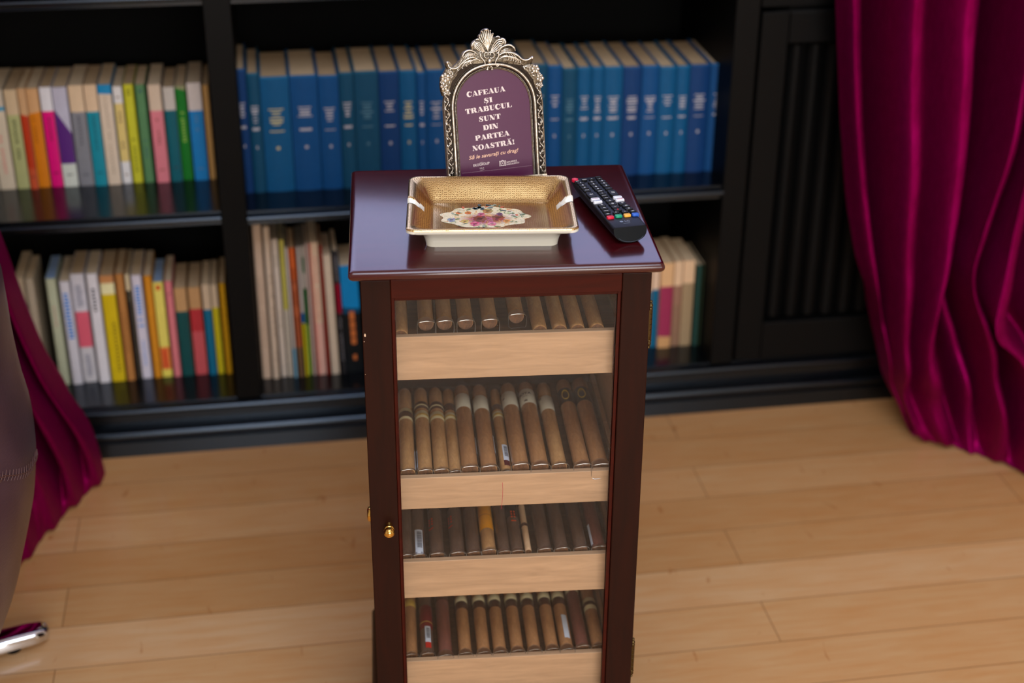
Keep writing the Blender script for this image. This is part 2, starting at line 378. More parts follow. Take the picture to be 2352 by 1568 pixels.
# colours
CR, TAN, BEI = (214, 190, 160), (196, 160, 120), (206, 176, 140)
UL = [  # crop px bottom-left, bottom-right, top y (crop), segs, label, marks, ink
 (-75, -5, 300, [(1, 1, (190, 180, 160))], 'cream paperback at the far left end of the upper left shelf, half out of view', vtitle(.3, .9, 12), (90, 90, 90)),
 (0, 130, 305, [(.17, .17, (190, 176, 156)), (.21, .21, (60, 140, 170)), (1, 1, (200, 184, 160))], 'worn cream paperback with a blue fleck and pink lettering, left of the sage green spine', vtitle(.45, .85, 9, .2), (206, 130, 120)),
 (140, 245, 305, [(.25, .25, (196, 170, 136)), (1, 1, (166, 166, 112))], 'paperback with tan top and sage green spine, second from the curtain side', vtitle(.3, .75, 11), (90, 96, 60)),
 (248, 314, 295, [(.25, .27, (192, 150, 108)), (.78, .8, (176, 50, 16)), (1, 1, (186, 74, 40))], 'paperback with tan top and worn red-orange spine on the upper left shelf', hlogo(.87), (90, 50, 40)),
 (318, 415, 295, [(.25, .23, (198, 152, 106)), (1, 1, (204, 116, 10))], 'paperback with tan top and bright orange spine beside the magenta one', vtitle(.27, .55, 8, .2, -.3), (150, 84, 10)),
 (425, 522, 285, [(.235, .235, (212, 208, 212)), (1, 1, (214, 0, 112))], 'paperback with white top and hot magenta spine', vtitle(.3, .62, 8, .2)+hlogo(.85), (120, 10, 60)),
 (525, 645, 285, [(.22, .46, (178, 174, 190)), (.765, .765, (82, 32, 112)), (1, 1, (196, 200, 190))], 'paperback with purple spine torn white at the top and white foot', hlogo(.87), (110, 110, 110)),
 (655, 775, 270, [(.26, .26, (208, 180, 148)), (1, 1, (122, 122, 128))], 'beige paperback with a slate grey spine panel', vtitle(.3, .6, 8, .2)+hlogo(.88), (80, 80, 90)),
 (780, 885, 265, [(.26, .26, (210, 180, 148)), (1, 1, (16, 130, 148))], 'paperback with beige top and teal blue spine', vtitle(.3, .65, 9, .22)+hlogo(.86), (10, 84, 100)),
 (890, 1000, 265, [(.085, .095, (20, 130, 180)), (1, 1, (208, 188, 166))], 'cream paperback with a torn blue patch at the top of its spine', vtitle(.12, .9, 20, .12), (150, 130, 110)),
 (1010, 1085, 280, [(.17, .17, (220, 214, 210)), (.77, .77, (216, 190, 116)), (1, 1, (220, 216, 214))], 'thin paperback with pale yellow spine between white ends', vtitle(.25, .65, 9, .3)+hlogo(.1)+hlogo(.9), (120, 90, 70)),
 (1092, 1180, 262, [(1, 1, (194, 190, 44))], 'lime yellow paperback beside the green one on the upper left shelf', vtitle(.05, .12, 2, .4)+vtitle(.5, .9, 10), (120, 116, 10)),
 (1186, 1272, 265, [(1, 1, (84, 128, 84))], 'muted sage-green paperback right of the lime yellow spine', vtitle(.05, .09, 1, .4)+vtitle(.55, .75, 5, .2), (50, 84, 90)),
 (1290, 1395, 265, [(.26, .26, (208, 184, 160)), (1, 1, (216, 122, 132))], 'paperback with cream top and salmon pink spine', vtitle(.3, .62, 8, .25)+hlogo(.86), (160, 84, 84)),
 (1408, 1502, 285, [(.24, .24, (196, 186, 176)), (1, 1, (10, 92, 104))], 'paperback with worn white top and dark teal spine', hlogo(.84), (60, 70, 80)),
 (1506, 1590, 275, [(.02, .05, (150, 150, 110)), (1, 1, (18, 118, 34))], 'emerald green paperback with pale lime title and frayed edges', vtitle(.27, .6, 10, .35), (150, 190, 80)),
 (1600, 1715, 250, [(.28, .28, (214, 202, 196)), (1, 1, (24, 128, 196))], 'paperback with white top and bright sky blue spine', vtitle(.33, .5, 4, .2)+hlogo(.87), (90, 130, 170)),
 (1722, 1778, 268, [(1, 1, (188, 144, 84))], 'thin tan paperback at the right end of the upper left shelf, against the upright', (), (90, 90, 90)),
]
rg = random.Random(5)
for i, (a, b2, ty, segs, lab, mk, ink) in enumerate(UL):
    Y = 2.712+rg.uniform(-.003, .004)
    yb = 120+1080*.28060
    p0, p1 = ony(a*.2806, yb, Y), ony(b2*.2806, yb, Y)
    zt = ony(((a+b2)/2-60)*.2806, 120+ty*.2806, Y).z
    book('paperback_book', p0.x, p1.x, .477, zt-.477, .125+rg.uniform(-.004, .01), Y, 0, segs, M_PAPER[(i*7) % 3], lab, 'paperbacks on the upper left shelf', mk, ink)
B1, B2, B3, B4 = (0, 78, 124), (0, 68, 122), (2, 52, 104), (4, 66, 96)
TS = .29332
BL = [  # crop5 top-left, top-right px, top y, colour, wide marks
 (58, 136, 272, B3), (156, 240, 306, B4), (258, 476, 336, B1), (492, 698, 325, B2), (716, 866, 325, B2), (882, 984, 300, B4),
 (1000, 1176, 292, B4), (1196, 1340, 292, B3), (1356, 1474, 285, B1), (1482, 1552, 295, B2), (1562, 1704, 280, B2)]
blues = [(520+a*TS, 520+c*TS, 80+y*TS, k) for a, c, y, k in BL]
blues += [(1022, 1062, 160, B1), (1065, 1098, 160, B2), (1102, 1134, 158, B4), (1138, 1170, 158, B2), (1174, 1204, 157, B2), (1206, 1256, 150, B4)]
TS2 = .25505
for a, c, y, k in [(160, 276, 360, B2), (288, 412, 385, B4), (424, 540, 375, B1), (552, 654, 372, B1), (664, 826, 372, B1), (840, 996, 372, B3), (1006, 1156, 362, B2), (1164, 1310, 372, B1), (1326, 1432, 362, B1), (1446, 1616, 352, B3), (1630, 1762, 342, B2)]:
    blues.append((1220+a*TS2, 1220+c*TS2, 60+y*TS2, k))
names = ['narrow dark blue hardback at the left end of the blue row, against the upright', 'second blue hardback from the left upright, narrow and teal tinted',
 'widest blue hardback with pale gold title lines, third from the left upright', 'wide royal blue hardback right of the widest one, silver title lines', 'royal blue hardback with a round silver title patch, fifth from the left upright',
 'narrow teal-blue hardback, sixth from the left upright', 'wide dull teal-blue hardback with a barely visible title', 'navy hardback with bright white title lines left of the picture frame',
 'teal-blue hardback with stacked title, third to the left of the picture frame', 'narrow blue hardback, second to the left of the picture frame', 'blue hardback half beside the left edge of the picture frame',
 'blue hardback hidden behind the left side of the picture frame', 'blue hardback behind the crest, left of its tip', 'teal-blue hardback directly behind the crest of the picture frame', 'blue hardback behind the crest, right of its tip',
 'narrow blue hardback behind the right shoulder of the picture frame', 'teal-blue hardback touching the right edge of the picture frame',
 'blue hardback with bright title, first clear of the picture frame on its right', 'dark teal hardback with faint title, second right of the picture frame', 'blue hardback with four title lines, third right of the picture frame',
 'narrow blue hardback, fourth right of the picture frame', 'wide teal-blue hardback, fifth right of the picture frame', 'dark royal blue hardback above the remote control, seventh from the right end', 'blue hardback with round title patch, sixth from the right end of the row'
 , 'teal-tinted blue hardback, fifth from the right end of the row', 'narrow blue hardback, third from the right end counting the thick royal one between', 'thick royal blue hardback, second from the right end of the row', 'blue hardback with leaning page top, at the right end of the blue row']
names[22] = 'dark royal blue hardback above the remote control, sixth from the right end'
names[23] = 'blue hardback with round title patch, fifth from the right end of the row'
names[24] = 'teal-tinted blue hardback, fourth from the right end of the row'
names[25] = 'narrow blue hardback, third from the right end of the row'
rg = random.Random(11)
prevx = None
for i, (a, c2, ty, col) in enumerate(blues):
    Y = 2.642-.014*(a-540)/1100
    p0, p1 = ony(a, ty, Y), ony(c2, ty, Y)
    x0 = p0.x-.0012 if prevx is None else max(prevx+.0004, p0.x-.003); x1 = p1.x+.0022; prevx = x1
    dm = rg.uniform(.75, 1)
    mk = [(-.6, .6, .18, .186)] if 0 else []
    f = .26+rg.uniform(-.01, .015)
    mk += [(-.62*dm, .62*dm, f, f+.010)]
    for q in range(rg.randint(3, 5)):
        ww = rg.uniform(.25, .6); mk.append((-ww, ww, f+.025+q*.026, f+.025+q*.026+rg.uniform(.008, .018)))
    mk += [(-.6*dm, .6*dm, .455+rg.uniform(-.01, .01), .470), (-.12, .12, .60, .625)]
    ink = (170, 168, 176) if i not in (2, 8) else (186, 176, 130)
    if i in (6, 18): ink = (70, 110, 130)
    book('hardback_book', x0, x1, .473, p0.z-.473, .168+rg.uniform(-.006, .008), Y, 0, [(.012, .012, tuple(min(255, v+30) for v in col)), (1, 1, col)], M_PAPER[2 if i % 3 else 0], names[i], 'blue cloth hardbacks on the upper middle shelf', mk, ink)
TS3 = .26790
LL = [  # top-left, top-right at top y ; bottom-left,bottom-right ; top y, bottom y
 (140, 228, 245, 330, 440, 1250, [(1, 1, (178, 158, 132))], 'pale beige paperback partly behind the left curtain', (), (90, 90, 90), 0),
 (232, 338, 300, 410, 452, 1300, [(1, 1, (176, 160, 138))], 'beige paperback between the left curtain and the pale green spine', (), (90, 90, 90), 0),
 (345, 440, 520, 610, 455, 1380, [(1, 1, (180, 184, 156))], 'pale green hardback with blue-white page tops beside the left curtain', vtitle(.25, .45, 5, .2), (190, 140, 130), 3),
 (466, 596, 628, 722, 478, 1380, [(1, 1, (206, 202, 210))], 'tall white paperback with a bright blue vertical title nearest the left curtain', vtitle(.11, .56, 14, .6), (10, 120, 206), 1),
 (602, 748, 730, 846, 412, 1370, [(.34, .34, (202, 198, 206)), (.67, .67, (214, 92, 112)), (1, 1, (196, 192, 196))], 'thick white paperback with grey text and a coral red stripe', vtitle(.06, .3, 12, .6)+vtitle(.74, .95, 9, .5), (140, 140, 156), 2),
 (756, 862, 848, 958, 408, 1335, [(1, 1, (214, 210, 216))], 'white paperback with black handwritten title right of the coral striped one', vtitle(.1, .38, 9, .35), (40, 36, 50), 1),
 (872, 994, 962, 1084, 425, 1325, [(.07, .07, (190, 130, 80)), (.17, .17, (228, 220, 170)), (1, 1, (204, 176, 14))], 'mustard yellow paperback with a folded white flap over its spine', vtitle(.4, .92, 14, .2, .3), (110, 90, 10), 2),
 (1000, 1076, 1088, 1172, 410, 1325, [(1, 1, (176, 118, 62))], 'ochre brown paperback right of the mustard yellow one', vtitle(.35, .75, 9, .2), (110, 70, 30), 2),
 (1080, 1136, 1176, 1212, 412, 1320, [(.15, .15, (214, 196, 160)), (1, 1, (34, 32, 30))], 'thin black paperback with a cream cap in the lower left row', vtitle(.18, .38, 5, .4), (110, 104, 80), 2),
 (1142, 1240, 1216, 1322, 420, 1325, [(1, 1, (206, 200, 214))], 'white paperback with a blue vertical title between the black and orange spines', vtitle(.1, .5, 14, .6)+vtitle(.6, .93, 12, .2), (20, 124, 206), 0),
 (1246, 1322, 1326, 1396, 425, 1312, [(1, 1, (206, 134, 30))], 'plain orange paperback in the lower left row', (), (90, 90, 90), 1),
 (1326, 1414, 1398, 1484, 480, 1305, [(.68, .68, (226, 210, 100)), (.92, .92, (222, 120, 60)), (1, 1, (226, 210, 90))], 'light yellow paperback with a red spot and red block on the spine', [(-.4, .4, .03, .08), (-.35, .2, .7, .9)], (206, 40, 20), 3),
 (1420, 1496, 1492, 1560, 472, 1285, [(1, 1, (214, 120, 126))], 'rose pink paperback in the lower left row', hlogo(.12), (120, 70, 70), 1),
 (1502, 1626, 1566, 1668, 532, 1275, [(.26, .26, (190, 146, 98)), (1, 1, (14, 72, 72))], 'paperback with tan top and dark teal spine in the lower left row', (), (90, 90, 90), 2),
 (1632, 1738, 1674, 1792, 525, 1268, [(.24, .24, (190, 144, 96)), (.5, .5, (182, 48, 54)), (1, 1, (198, 84, 88))], 'paperback with tan top and faded red spine in the lower left row', (), (90, 90, 90), 2),
 (1744, 1822, 1798, 1866, 500, 1262, [(.27, .27, (206, 180, 150)), (1, 1, (10, 104, 138))], 'paperback with cream top and petrol blue spine in the lower left row', (), (90, 90, 90), 0),
 (1826, 1888, 1870, 1926, 500, 1250, [(.25, .25, (206, 182, 152)), (1, 1, (200, 184, 24))], 'paperback with cream top and lemon yellow spine in the lower left row', (), (90, 90, 90), 0),
 (1892, 1948, 1930, 2006, 488, 1240, [(1, 1, (198, 146, 14))], 'golden yellow paperback against the upright in the lower left row', (), (90, 90, 90), 2)]
def row(data, sc, ox, oy, Y, z0, dep, group, kindf=lambda i: 'paperback_book', leanf=1):
    px = None
    for i, (a, c2, e, g2, ty, by, segs, lab, mk, ink, pg) in enumerate(data):
        Yi = Y+rg.uniform(-.004, .004)
        tl, tr = ony(ox+a*sc, oy+ty*sc, Yi), ony(ox+c2*sc, oy+ty*sc, Yi)
        bl, br_ = ony(ox+e*sc, oy+by*sc, Yi), ony(ox+g2*sc, oy+by*sc, Yi)
        lean = ((tl.x+tr.x)-(bl.x+br_.x))/2
        lean = max(-.02, min(.02, lean))*leanf
        wd = min(tr.x-tl.x, br_.x-bl.x); cx = (bl.x+br_.x)/2
        x0 = cx-wd/2
        if px is not None: x0 = max(x0, px)
        x1 = max(x0+.006, min(x0+wd, br_.x+.001)); px = x1+.0003
        book(kindf(i), x0, x1, z0, tl.z-z0, dep+rg.uniform(-.008, .008), Yi, lean, segs, PG[pg], lab, group, mk, ink)
PG = [M_PAPER[0], M_PAPER[1], M_PAPER[2], flat((150, 176, 214), .7), M_PAPER[3]]
row(LL, TS3, 0, 520, 2.648, .100, .118, 'books in the lower left row', leanf=0)
TS4 = .28070
LM = [
 (130, 212, 226, 304, 132, 1410, [(1, 1, (206, 178, 154))], 'tall cream magazine-like paperback against the upright, left end of the lower middle row', vtitle(.3, .8, 14, .15), (170, 140, 116), 1),
 (216, 282, 310, 368, 150, 1390, [(1, 1, (206, 184, 162))], 'tall cream booklet, second from the upright in the lower middle row', vtitle(.3, .9, 14, .12, .5), (120, 96, 84), 1),
 (285, 352, 378, 436, 250, 1385, [(1, 1, (204, 190, 176))], 'off-white paperback, third from the upright in the lower middle row', vtitle(.08, .2, 4, .2)+vtitle(.5, .7, 4, .2), (150, 140, 110), 4),
 (354, 398, 440, 476, 255, 1370, [(.5, .5, (202, 192, 90)), (1, 1, (206, 194, 176))], 'white booklet with a yellow-green strip on its spine', (), (90, 90, 90), 4),
 (402, 428, 480, 518, 318, 1365, [(.77, .77, (206, 196, 186)), (1, 1, (128, 176, 200))], 'thin white booklet with pale blue foot', (), (90, 90, 90), 4),
 (432, 486, 522, 572, 320, 1355, [(.24, .24, (200, 92, 40)), (.76, .76, (176, 92, 56)), (1, 1, (104, 78, 56))], 'rust orange paperback with dark title blocks and brown foot', [(-.3, .3, .15, .27), (-.3, .3, .32, .44), (-.3, .3, .52, .75)], (120, 50, 24), 2),
 (494, 528, 578, 604, 312, 1355, [(.5, .5, (200, 190, 182)), (.58, .58, (40, 100, 160)), (1, 1, (196, 184, 24))], 'thin white paperback with blue patch and yellow lower spine', (), (90, 90, 90), 4),
 (530, 562, 606, 630, 305, 1350, [(.32, .32, (206, 196, 184)), (.6, .6, (60, 110, 64)), (1, 1, (148, 180, 70))], 'thin white paperback with green lower spine', [(-.5, .5, .08, .2)], (70, 120, 80), 4),
 (566, 592, 634, 672, 285, 1345, [(1, 1, (212, 186, 176))], 'pale pink-white booklet left of the coral title paperback', (), (90, 90, 90), 1),
 (594, 680, 678, 752, 280, 1345, [(.6, .6, (220, 192, 164)), (1, 1, (224, 176, 160))], 'cream paperback with a coral stripe and grey title', [(-.95, -.6, 0, 1)]+vtitle(.1, .58, 14, .2, .2), (214, 116, 104), 1),
 (682, 706, 756, 778, 300, 1345, [(1, 1, (150, 44, 30))], 'thin brick red booklet in the lower middle row', (), (90, 90, 90), 2),
 (710, 786, 784, 866, 380, 1355, [(1, 1, (212, 196, 174))], 'plain cream paperback left of the black spine', (), (90, 90, 90), 1),
 (788, 842, 872, 916, 345, 1320, [(.26, .26, (46, 46, 50)), (.5, .5, (140, 0, 40)), (1, 1, (40, 40, 42))], 'black paperback with a crimson block and grey lettering', vtitle(.05, .24, 6, .4)+vtitle(.54, .9, 12, .3), (130, 130, 136), 1),
 (846, 1000, 930, 1070, 470, 1490, [(.38, .40, (6, 138, 206)), (.44, .44, (6, 70, 104)), (1, 1, (12, 18, 22))], 'thick sky-blue and black paperback beside the cabinet, orange lettering', [(-.3, .3, .42, .50), (-.3, .3, .51, .58), (-.3, .3, .59, .66), (-.3, .3, .67, .73), (-.2, .2, .83, .88)], (206, 116, 60), 1)]
row(LM, TS4, 540, 480, 2.614, .100, .105, 'books in the lower middle row')
TS5 = .25500
LR = [
 (60, 126, 56, 118, 560, 1255, [(.27, .27, (206, 170, 140)), (1, 1, (60, 100, 120))], 'paperback with beige top partly behind the cabinet on the lower right', (), (90, 90, 90), 1),
 (130, 196, 122, 184, 500, 1255, [(.30, .30, (216, 186, 160)), (1, 1, (0, 92, 128))], 'paperback with cream top and petrol blue spine next to the brass hinge', (), (90, 90, 90), 1),
 (200, 318, 188, 308, 495, 1250, [(.27, .27, (214, 170, 124)), (.86, .87, (150, 44, 80)), (1, 1, (198, 150, 100))], 'paperback with tan ends and raspberry red spine', (), (90, 90, 90), 0),
 (322, 402, 312, 386, 478, 1240, [(.28, .28, (222, 186, 150)), (.5, .5, (150, 110, 90)), (1, 1, (140, 106, 84))], 'paperback with cream top and brown worn spine on the lower right', (), (90, 90, 90), 0),
 (406, 512, 390, 492, 470, 1225, [(.26, .26, (222, 184, 146)), (1, 1, (156, 132, 100))], 'paperback with cream top and khaki spine left of the dark green ones', (), (90, 90, 90), 0),
 (526, 586, 510, 552, 512, 1225, [(1, 1, (40, 74, 66))], 'dark bluish-green hardback, second from the right end of the lower right row', (), (90, 90, 90), 0),
 (590, 700, 556, 642, 500, 1215, [(1, 1, (50, 62, 42))], 'dark olive green hardback at the right end of the lower row', (), (90, 90, 90), 0)]
row(LR, TS5, 1460, 480, 2.630, .100, .118, 'books in the lower right row', leanf=0)

# ------------------------------------------------------------------ humidor cabinet
cab = thing('cigar_humidor_cabinet', 'tall narrow mahogany cigar cabinet with a glass front door and four cedar trays', 'cabinet', MC)
b = MB(); TH = .0125; r = TH/2
def slab(hu, y0, y1, z0, z1, r, seg=6):
    b = MB(); rows = []
    for k in range(seg*2+1):
        a = -math.pi/2+math.pi*k/(seg*2); o = r*(1-math.cos(a)); z = (z0+z1)/2+r*math.sin(a)
        cr = .004; ring = []
        for cx, cy, a0 in ((hu-o, y1-o, 0), (-hu+o, y1-o, 90), (-hu+o, y0+o, 180), (hu-o, y0+o, 270)):
            for q in range(4):
                t = math.radians(a0+30*q); sx = 1 if cx > 0 else -1; sy = 1 if a0 in (0, 90) else -1
                ring.append((cx-sx*cr+cr*math.cos(t), cy-sy*cr+cr*math.sin(t), z))
        rows.append(ring)
    b.grid(rows, close_u=True); b.cap(rows[0], True); b.cap(rows[-1]); return b
slab(.180, 0, DEP, TOP-TH, TOP, r).build('top_board', M_TOP, cab, smooth=True, angle=40)
for s in (-1, 1):
    b = MB(); b.box(*sorted((s*.167, s*.152)), .034, .315, .06, TOP-TH); b.build('side_panel', M_MAH, cab, bevel=.001)
    b = MB(); b.box(*sorted((s*.1518, s*.1485)), .036, .303, .15, TOP-TH-.004); b.build('cedar_lining', M_CEDAR, cab)
b = MB(); b.box(-.152, .152, .303, .314, .06, TOP-TH); b.build('back_panel', M_MAH, cab)
b = MB(); b.box(-.152, .152, .036, .303, .13, .145); b.build('bottom_board', M_CEDAR, cab)
b = MB(); pp = [(-.167, 0), (-.176, 0), (-.176, .082), (-.173, .088), (-.170, .090), (-.167, .095)]
def ringat(h, z, y0, y1): return [(-h, y0, z), (h, y0, z), (h, y1, z), (-h, y1, z)]
rows = [ringat(.178, 0, .002, DEP), ringat(.178, .082, .002, DEP), ringat(.174, .090, .006, DEP-.004), ringat(.168, .096, .010, DEP-.008)]
b.grid(rows, close_u=True); b.cap(rows[0], True); b.cap(rows[-1]); b.build('plinth', M_MAH, cab, bevel=.001)
# door
dz0, dz1, gz0, gz1, gu = .10, .7800, .150, .7520, .1290
b = MB(); b.mat(M_MAH)
for s in (-1, 1): b.box(*sorted((s*.167, s*(gu+.004))), .012, .032, dz0, dz1)
b.mat(M_MAHH); b.box(-gu-.0039, gu+.0039, .0125, .0315, gz1+.004, dz1); b.box(-gu-.0039, gu+.0039, .0125, .0315, dz0, gz0-.004)
door = b.build('door', None, cab, bevel=.0012)
b = MB()
for s in (-1, 1): b.box(*sorted((s*(gu+.004), s*gu)), .0155, .028, gz0-.004, gz1+.004)
b.box(-gu, gu, .0155, .028, gz1, gz1+.004); b.box(-gu, gu, .0155, .028, gz0-.004, gz0)
b.build('glazing_bead', M_MAHH, door, bevel=.001)
b = MB(); b.box(-gu-.003, gu+.003, .0195, .0215, gz0-.003, gz1+.003); b.build('glass_pane', M_GLASS, door)
def knob(u, v, z, M, name, parent, s=1):
    b = MB(); b.lathe([(.0042*s, 0), (.0042*s, .001), (.0026*s, .003), (.0028*s, .007), (.0062*s, .0085), (.0072*s, .0105), (.0070*s, .0125), (.0060*s, .0132), (.0068*s, .0142), (.0074*s, .017), (.0066*s, .0205), (.0040*s, .0228), (.0005, .0235)], 24, M)
    return b.build(name, M_BRASS, parent, smooth=True, angle=50)
pk = cabz(895, 1216, .4443); 
knob(0, 0, 0, Matrix.Translation((-.1445, .0122, .449)) @ Matrix.Rotation(math.pi/2, 4, 'X'), 'door_knob', door, .92)
b = MB(); b.lathe([(.0105, 0), (.0107, .0010), (.0103, .0030), (.0094, .0048), (.0080, .0058), (.0060, .0061), (.0035, .0058), (.0005, .0058)], 28, Matrix.Translation((-.1670, .105, .4045)) @ Matrix.Rotation(-math.pi/2, 4, 'Y'))
b.build('side_lock_rosette', M_BRASS, cab, smooth=True)
for z0, z1 in ((.680, .7435), (.190, .2545)):
    b = MB(); L = z1-z0; pf = [(.0003, 0), (.0014, .0006), (.0019, .002), (.0012, .0035), (.0022, .005), (.0027, .007), (.0020, .009), (.0028, .0102), (.0028, .0112), (.0022, .0120)]
    k = .0125
    while k < L-.0125: pf += [(.0026, k), (.0026, k+.0060), (.0021, k+.0063), (.0021, k+.0066)]; k += .0069
    pf += [(.0028, L-.0112), (.0028, L-.0102), (.0020, L-.009), (.0029, L-.007), (.0022, L-.005), (.0012, L-.0038), (.0021, L-.002), (.0014, L-.0006), (.0003, L)]
    b.lathe(pf, 16, Matrix.Translation((.1678, .0150, z0))); b.box(.1660, .1668, .012, .034, z0+.012, z1-.012)
    b.build('barrel_hinge', M_ABRASS, cab, smooth=True, angle=40)
# chips of missing varnish on the left stile
M_CHIP = flat((220, 190, 160))
b = MB()
for u, z, a, c2 in ((-.1640, .7110, .0010, .0050), (-.1652, .7030, .0005, .0010), (-.1655, .660, .0004, .0008)):
    b.poly([(u+a*math.cos(t)*1.0, .01185, z+c2*math.sin(t)*(1 if math.cos(t) > 0 else .7)/2) for t in [k*math.pi/4 for k in range(8)]])
b.build('varnish_chip', M_CHIP, door)
# trays
M_LINER_SHADE = wood('shade_brown_tray_liner', (66, 46, 32), (88, 62, 44), .8, (4, 60, 45), spec=.1)  # liner browned: shade of the deep tray interior painted into its colour
TR = [(.6950, .0575), (.5000, .0455), (.3750, .0560), (.2165, .0560)]
for zt, hh in TR:
    b = MB(); b.box(-.1465, .1465, .036, .0445, zt-hh, zt); b.box(-.1465, -.1405, .0445, .298, zt-.036, zt-.004); b.box(.1405, .1465, .0445, .298, zt-.036, zt-.004)
    b.box(-.1405, .1405, .292, .298, zt-.036, zt-.022); b.box(-.1405, .1405, .0445, .292, zt-.0385, zt-.0325)
    b.build('cedar_tray', M_CEDAR, cab, bevel=.0008)
    b = MB(); b.box(-.140, .140, .0452, .2915, zt-.0320, zt-.0135); b.build('tray_liner', M_LINER_SHADE, cab)

# ------------------------------------------------------------------ cigars
def tobacco(name, a, b2):
    m = pmat(name, b2, .55); n = NT(m); v = n.coord('Object', (1, .3, 1)); f = n.noise(v, 180, 5, .65, .8)
    n.link(n.ramp(f, [(.3, a), (.7, b2)]), n.b.inputs['Base Color']); n.bump(f, .2, .0004); return m
W_TAN = tobacco('claro_wrapper', (170, 122, 76), (202, 154, 102)); W_MID = tobacco('colorado_wrapper', (156, 106, 66), (188, 136, 90))
W_DRK = tobacco('maduro_wrapper', (84, 62, 50), (108, 82, 66)); W_RED = tobacco('red_brown_wrapper', (112, 64, 54), (136, 82, 68))
FOOT = tobacco('cut_tobacco', (60, 34, 20), (130, 84, 50))
Cc, Cw, Ck, Cg, Cy, Co, Crd, Cbr = (226, 212, 168), (232, 226, 208), (30, 22, 18), (206, 168, 80), (236, 158, 10), (220, 90, 30), (120, 30, 34), (78, 50, 38)
_cm = {}
def cigar(u, z, v0, r, L, wrap, bands, label, group, cello=True, extra=None, yaw=0, foot=.010):
    """bands: list of (start, end, colour) measured from the foot"""
    M = MC @ Matrix.Translation((u, v0, z)) @ Matrix.Rotation(yaw, 4, 'Z')
    t = thing('cigar', label, 'cigar', M, group)
    R2 = Matrix.Rotation(-math.pi/2, 4, 'X')        # lathe z -> +y
    def cm(key, fn, name, smooth=True):
        if key in _cm: o = bpy.data.objects.new(name, _cm[key]); COL.objects.link(o); o.parent = t
        else: o = fn().build(name, None, t, smooth=smooth, angle=60); _cm[key] = o.data
        return o
    def body():
        b = MB(); b.mat(wrap)
        b.lathe([(r*.93, 0), (r*.99, .0012), (r, .004), (r, L*.5), (r*.985, L*.8), (r*.93, L-.012), (r*.75, L-.005), (r*.42, L-.001), (.0004, L)], 20, R2, cap=False)
        b.mat(FOOT); b.lathe([(r*.93, 0), (.0004, .0004)], 20, R2, cap=False); return b
    cm(('b', r, L, wrap.name), body, 'wrapper_leaf')
    for q, (a, c2, colr) in enumerate(bands):
        def bd():
            b = MB(); b.mat(flat(colr, .4)); e = r*1.012+.0001*q
            b.lathe([(e, a), (e+.00015, a+.0004), (e+.00015, c2-.0004), (e, c2)], 20, R2, cap=False); return b
        cm(('n', r, a, c2, colr, q), bd, 'paper_band')
    if cello:
        def cl():
            b = MB(); b.mat(M_CELLO); rows = []
            e = r*1.07
            prof = [(L+.006, .35, .9), (L, 1, 1), (L*.6, 1, 1), (.006, 1, 1), (.001, 1.0, 1)]
            for y, sz, sx in prof: rows.append([(e*sx*math.cos(k*math.pi/10), y, e*sz*math.sin(k*math.pi/10)) for k in range(20)])
            b.grid(rows, close_u=True)
            b.mat(M_CELLOE); rows = [rows[-1]]
            for y, sz, sx, dz in ((-foot*.4, 1.0, 1.04, .0), (-foot, .92, 1.10, .0004)):
                rows.append([(e*sx*math.copysign(abs(math.cos(k*math.pi/10))**.35, math.cos(k*math.pi/10)), y+.0012*math.sin(k*1.7), dz+e*sz*math.copysign(abs(math.sin(k*math.pi/10))**.45, math.sin(k*math.pi/10))) for k in range(20)])
            b.grid(rows, close_u=True)
            b.tube(rows[-1]+[rows[-1][0]], .00048, 5, cap=False); return b
        cm(('c', r, L, foot), cl, 'cellophane_sleeve')
    if extra: extra(t, r)
    return t
def barcode(side, y0, y1, wmul=.8, foot=None, bars=True):
    def f(t, r):
        b = MB(); e = r*1.09; b.mat(flat((206, 212, 226), .4)); a0 = math.radians(side)
        wa = wmul*.9
        def P(a, y, d=0): return ((e+d)*math.cos(a), y, (e+d)*math.sin(a))
        for (ya, yb, m, d) in [(y0, y1, flat((206, 212, 226), .4), 0)]+([(y0-.012, y0, flat(foot, .4), 0)] if foot else []):
            b.mat(m); b.grid([[P(a0-wa/2+wa*k/5, ya, d) for k in range(6)], [P(a0-wa/2+wa*k/5, yb, d) for k in range(6)]])
        if bars:
            b.mat(flat((40, 44, 60), .5)); y = y0+(y1-y0)*.25; rr = random.Random(4)
            while y < y1-.004:
                w_ = rr.uniform(.0004, .0013); b.grid([[P(a0-wa*.36+wa*.6*k/4, y, .00015) for k in range(5)], [P(a0-wa*.36+wa*.6*k/4, y+w_, .00015) for k in range(5)]]); y += w_+rr.uniform(.0005, .0012)
        b.build('barcode_label', None, t, smooth=True)
    return f
TI = .23389
def place(oy, fx, fy, zc, v=.052):
    return cabz(890+fx*TI, oy+fy*TI, zc).x
def uat(px, py, v):     # cabinet x where the sight line crosses plane y=v
    n_ = MC.to_3x3() @ Vector((0, 1, 0)); o_ = MC @ Vector((0, v, 0)); d = ray(px, py); return (MCI @ (CAM+d*((o_-CAM).dot(n_)/d.dot(n_)))).x
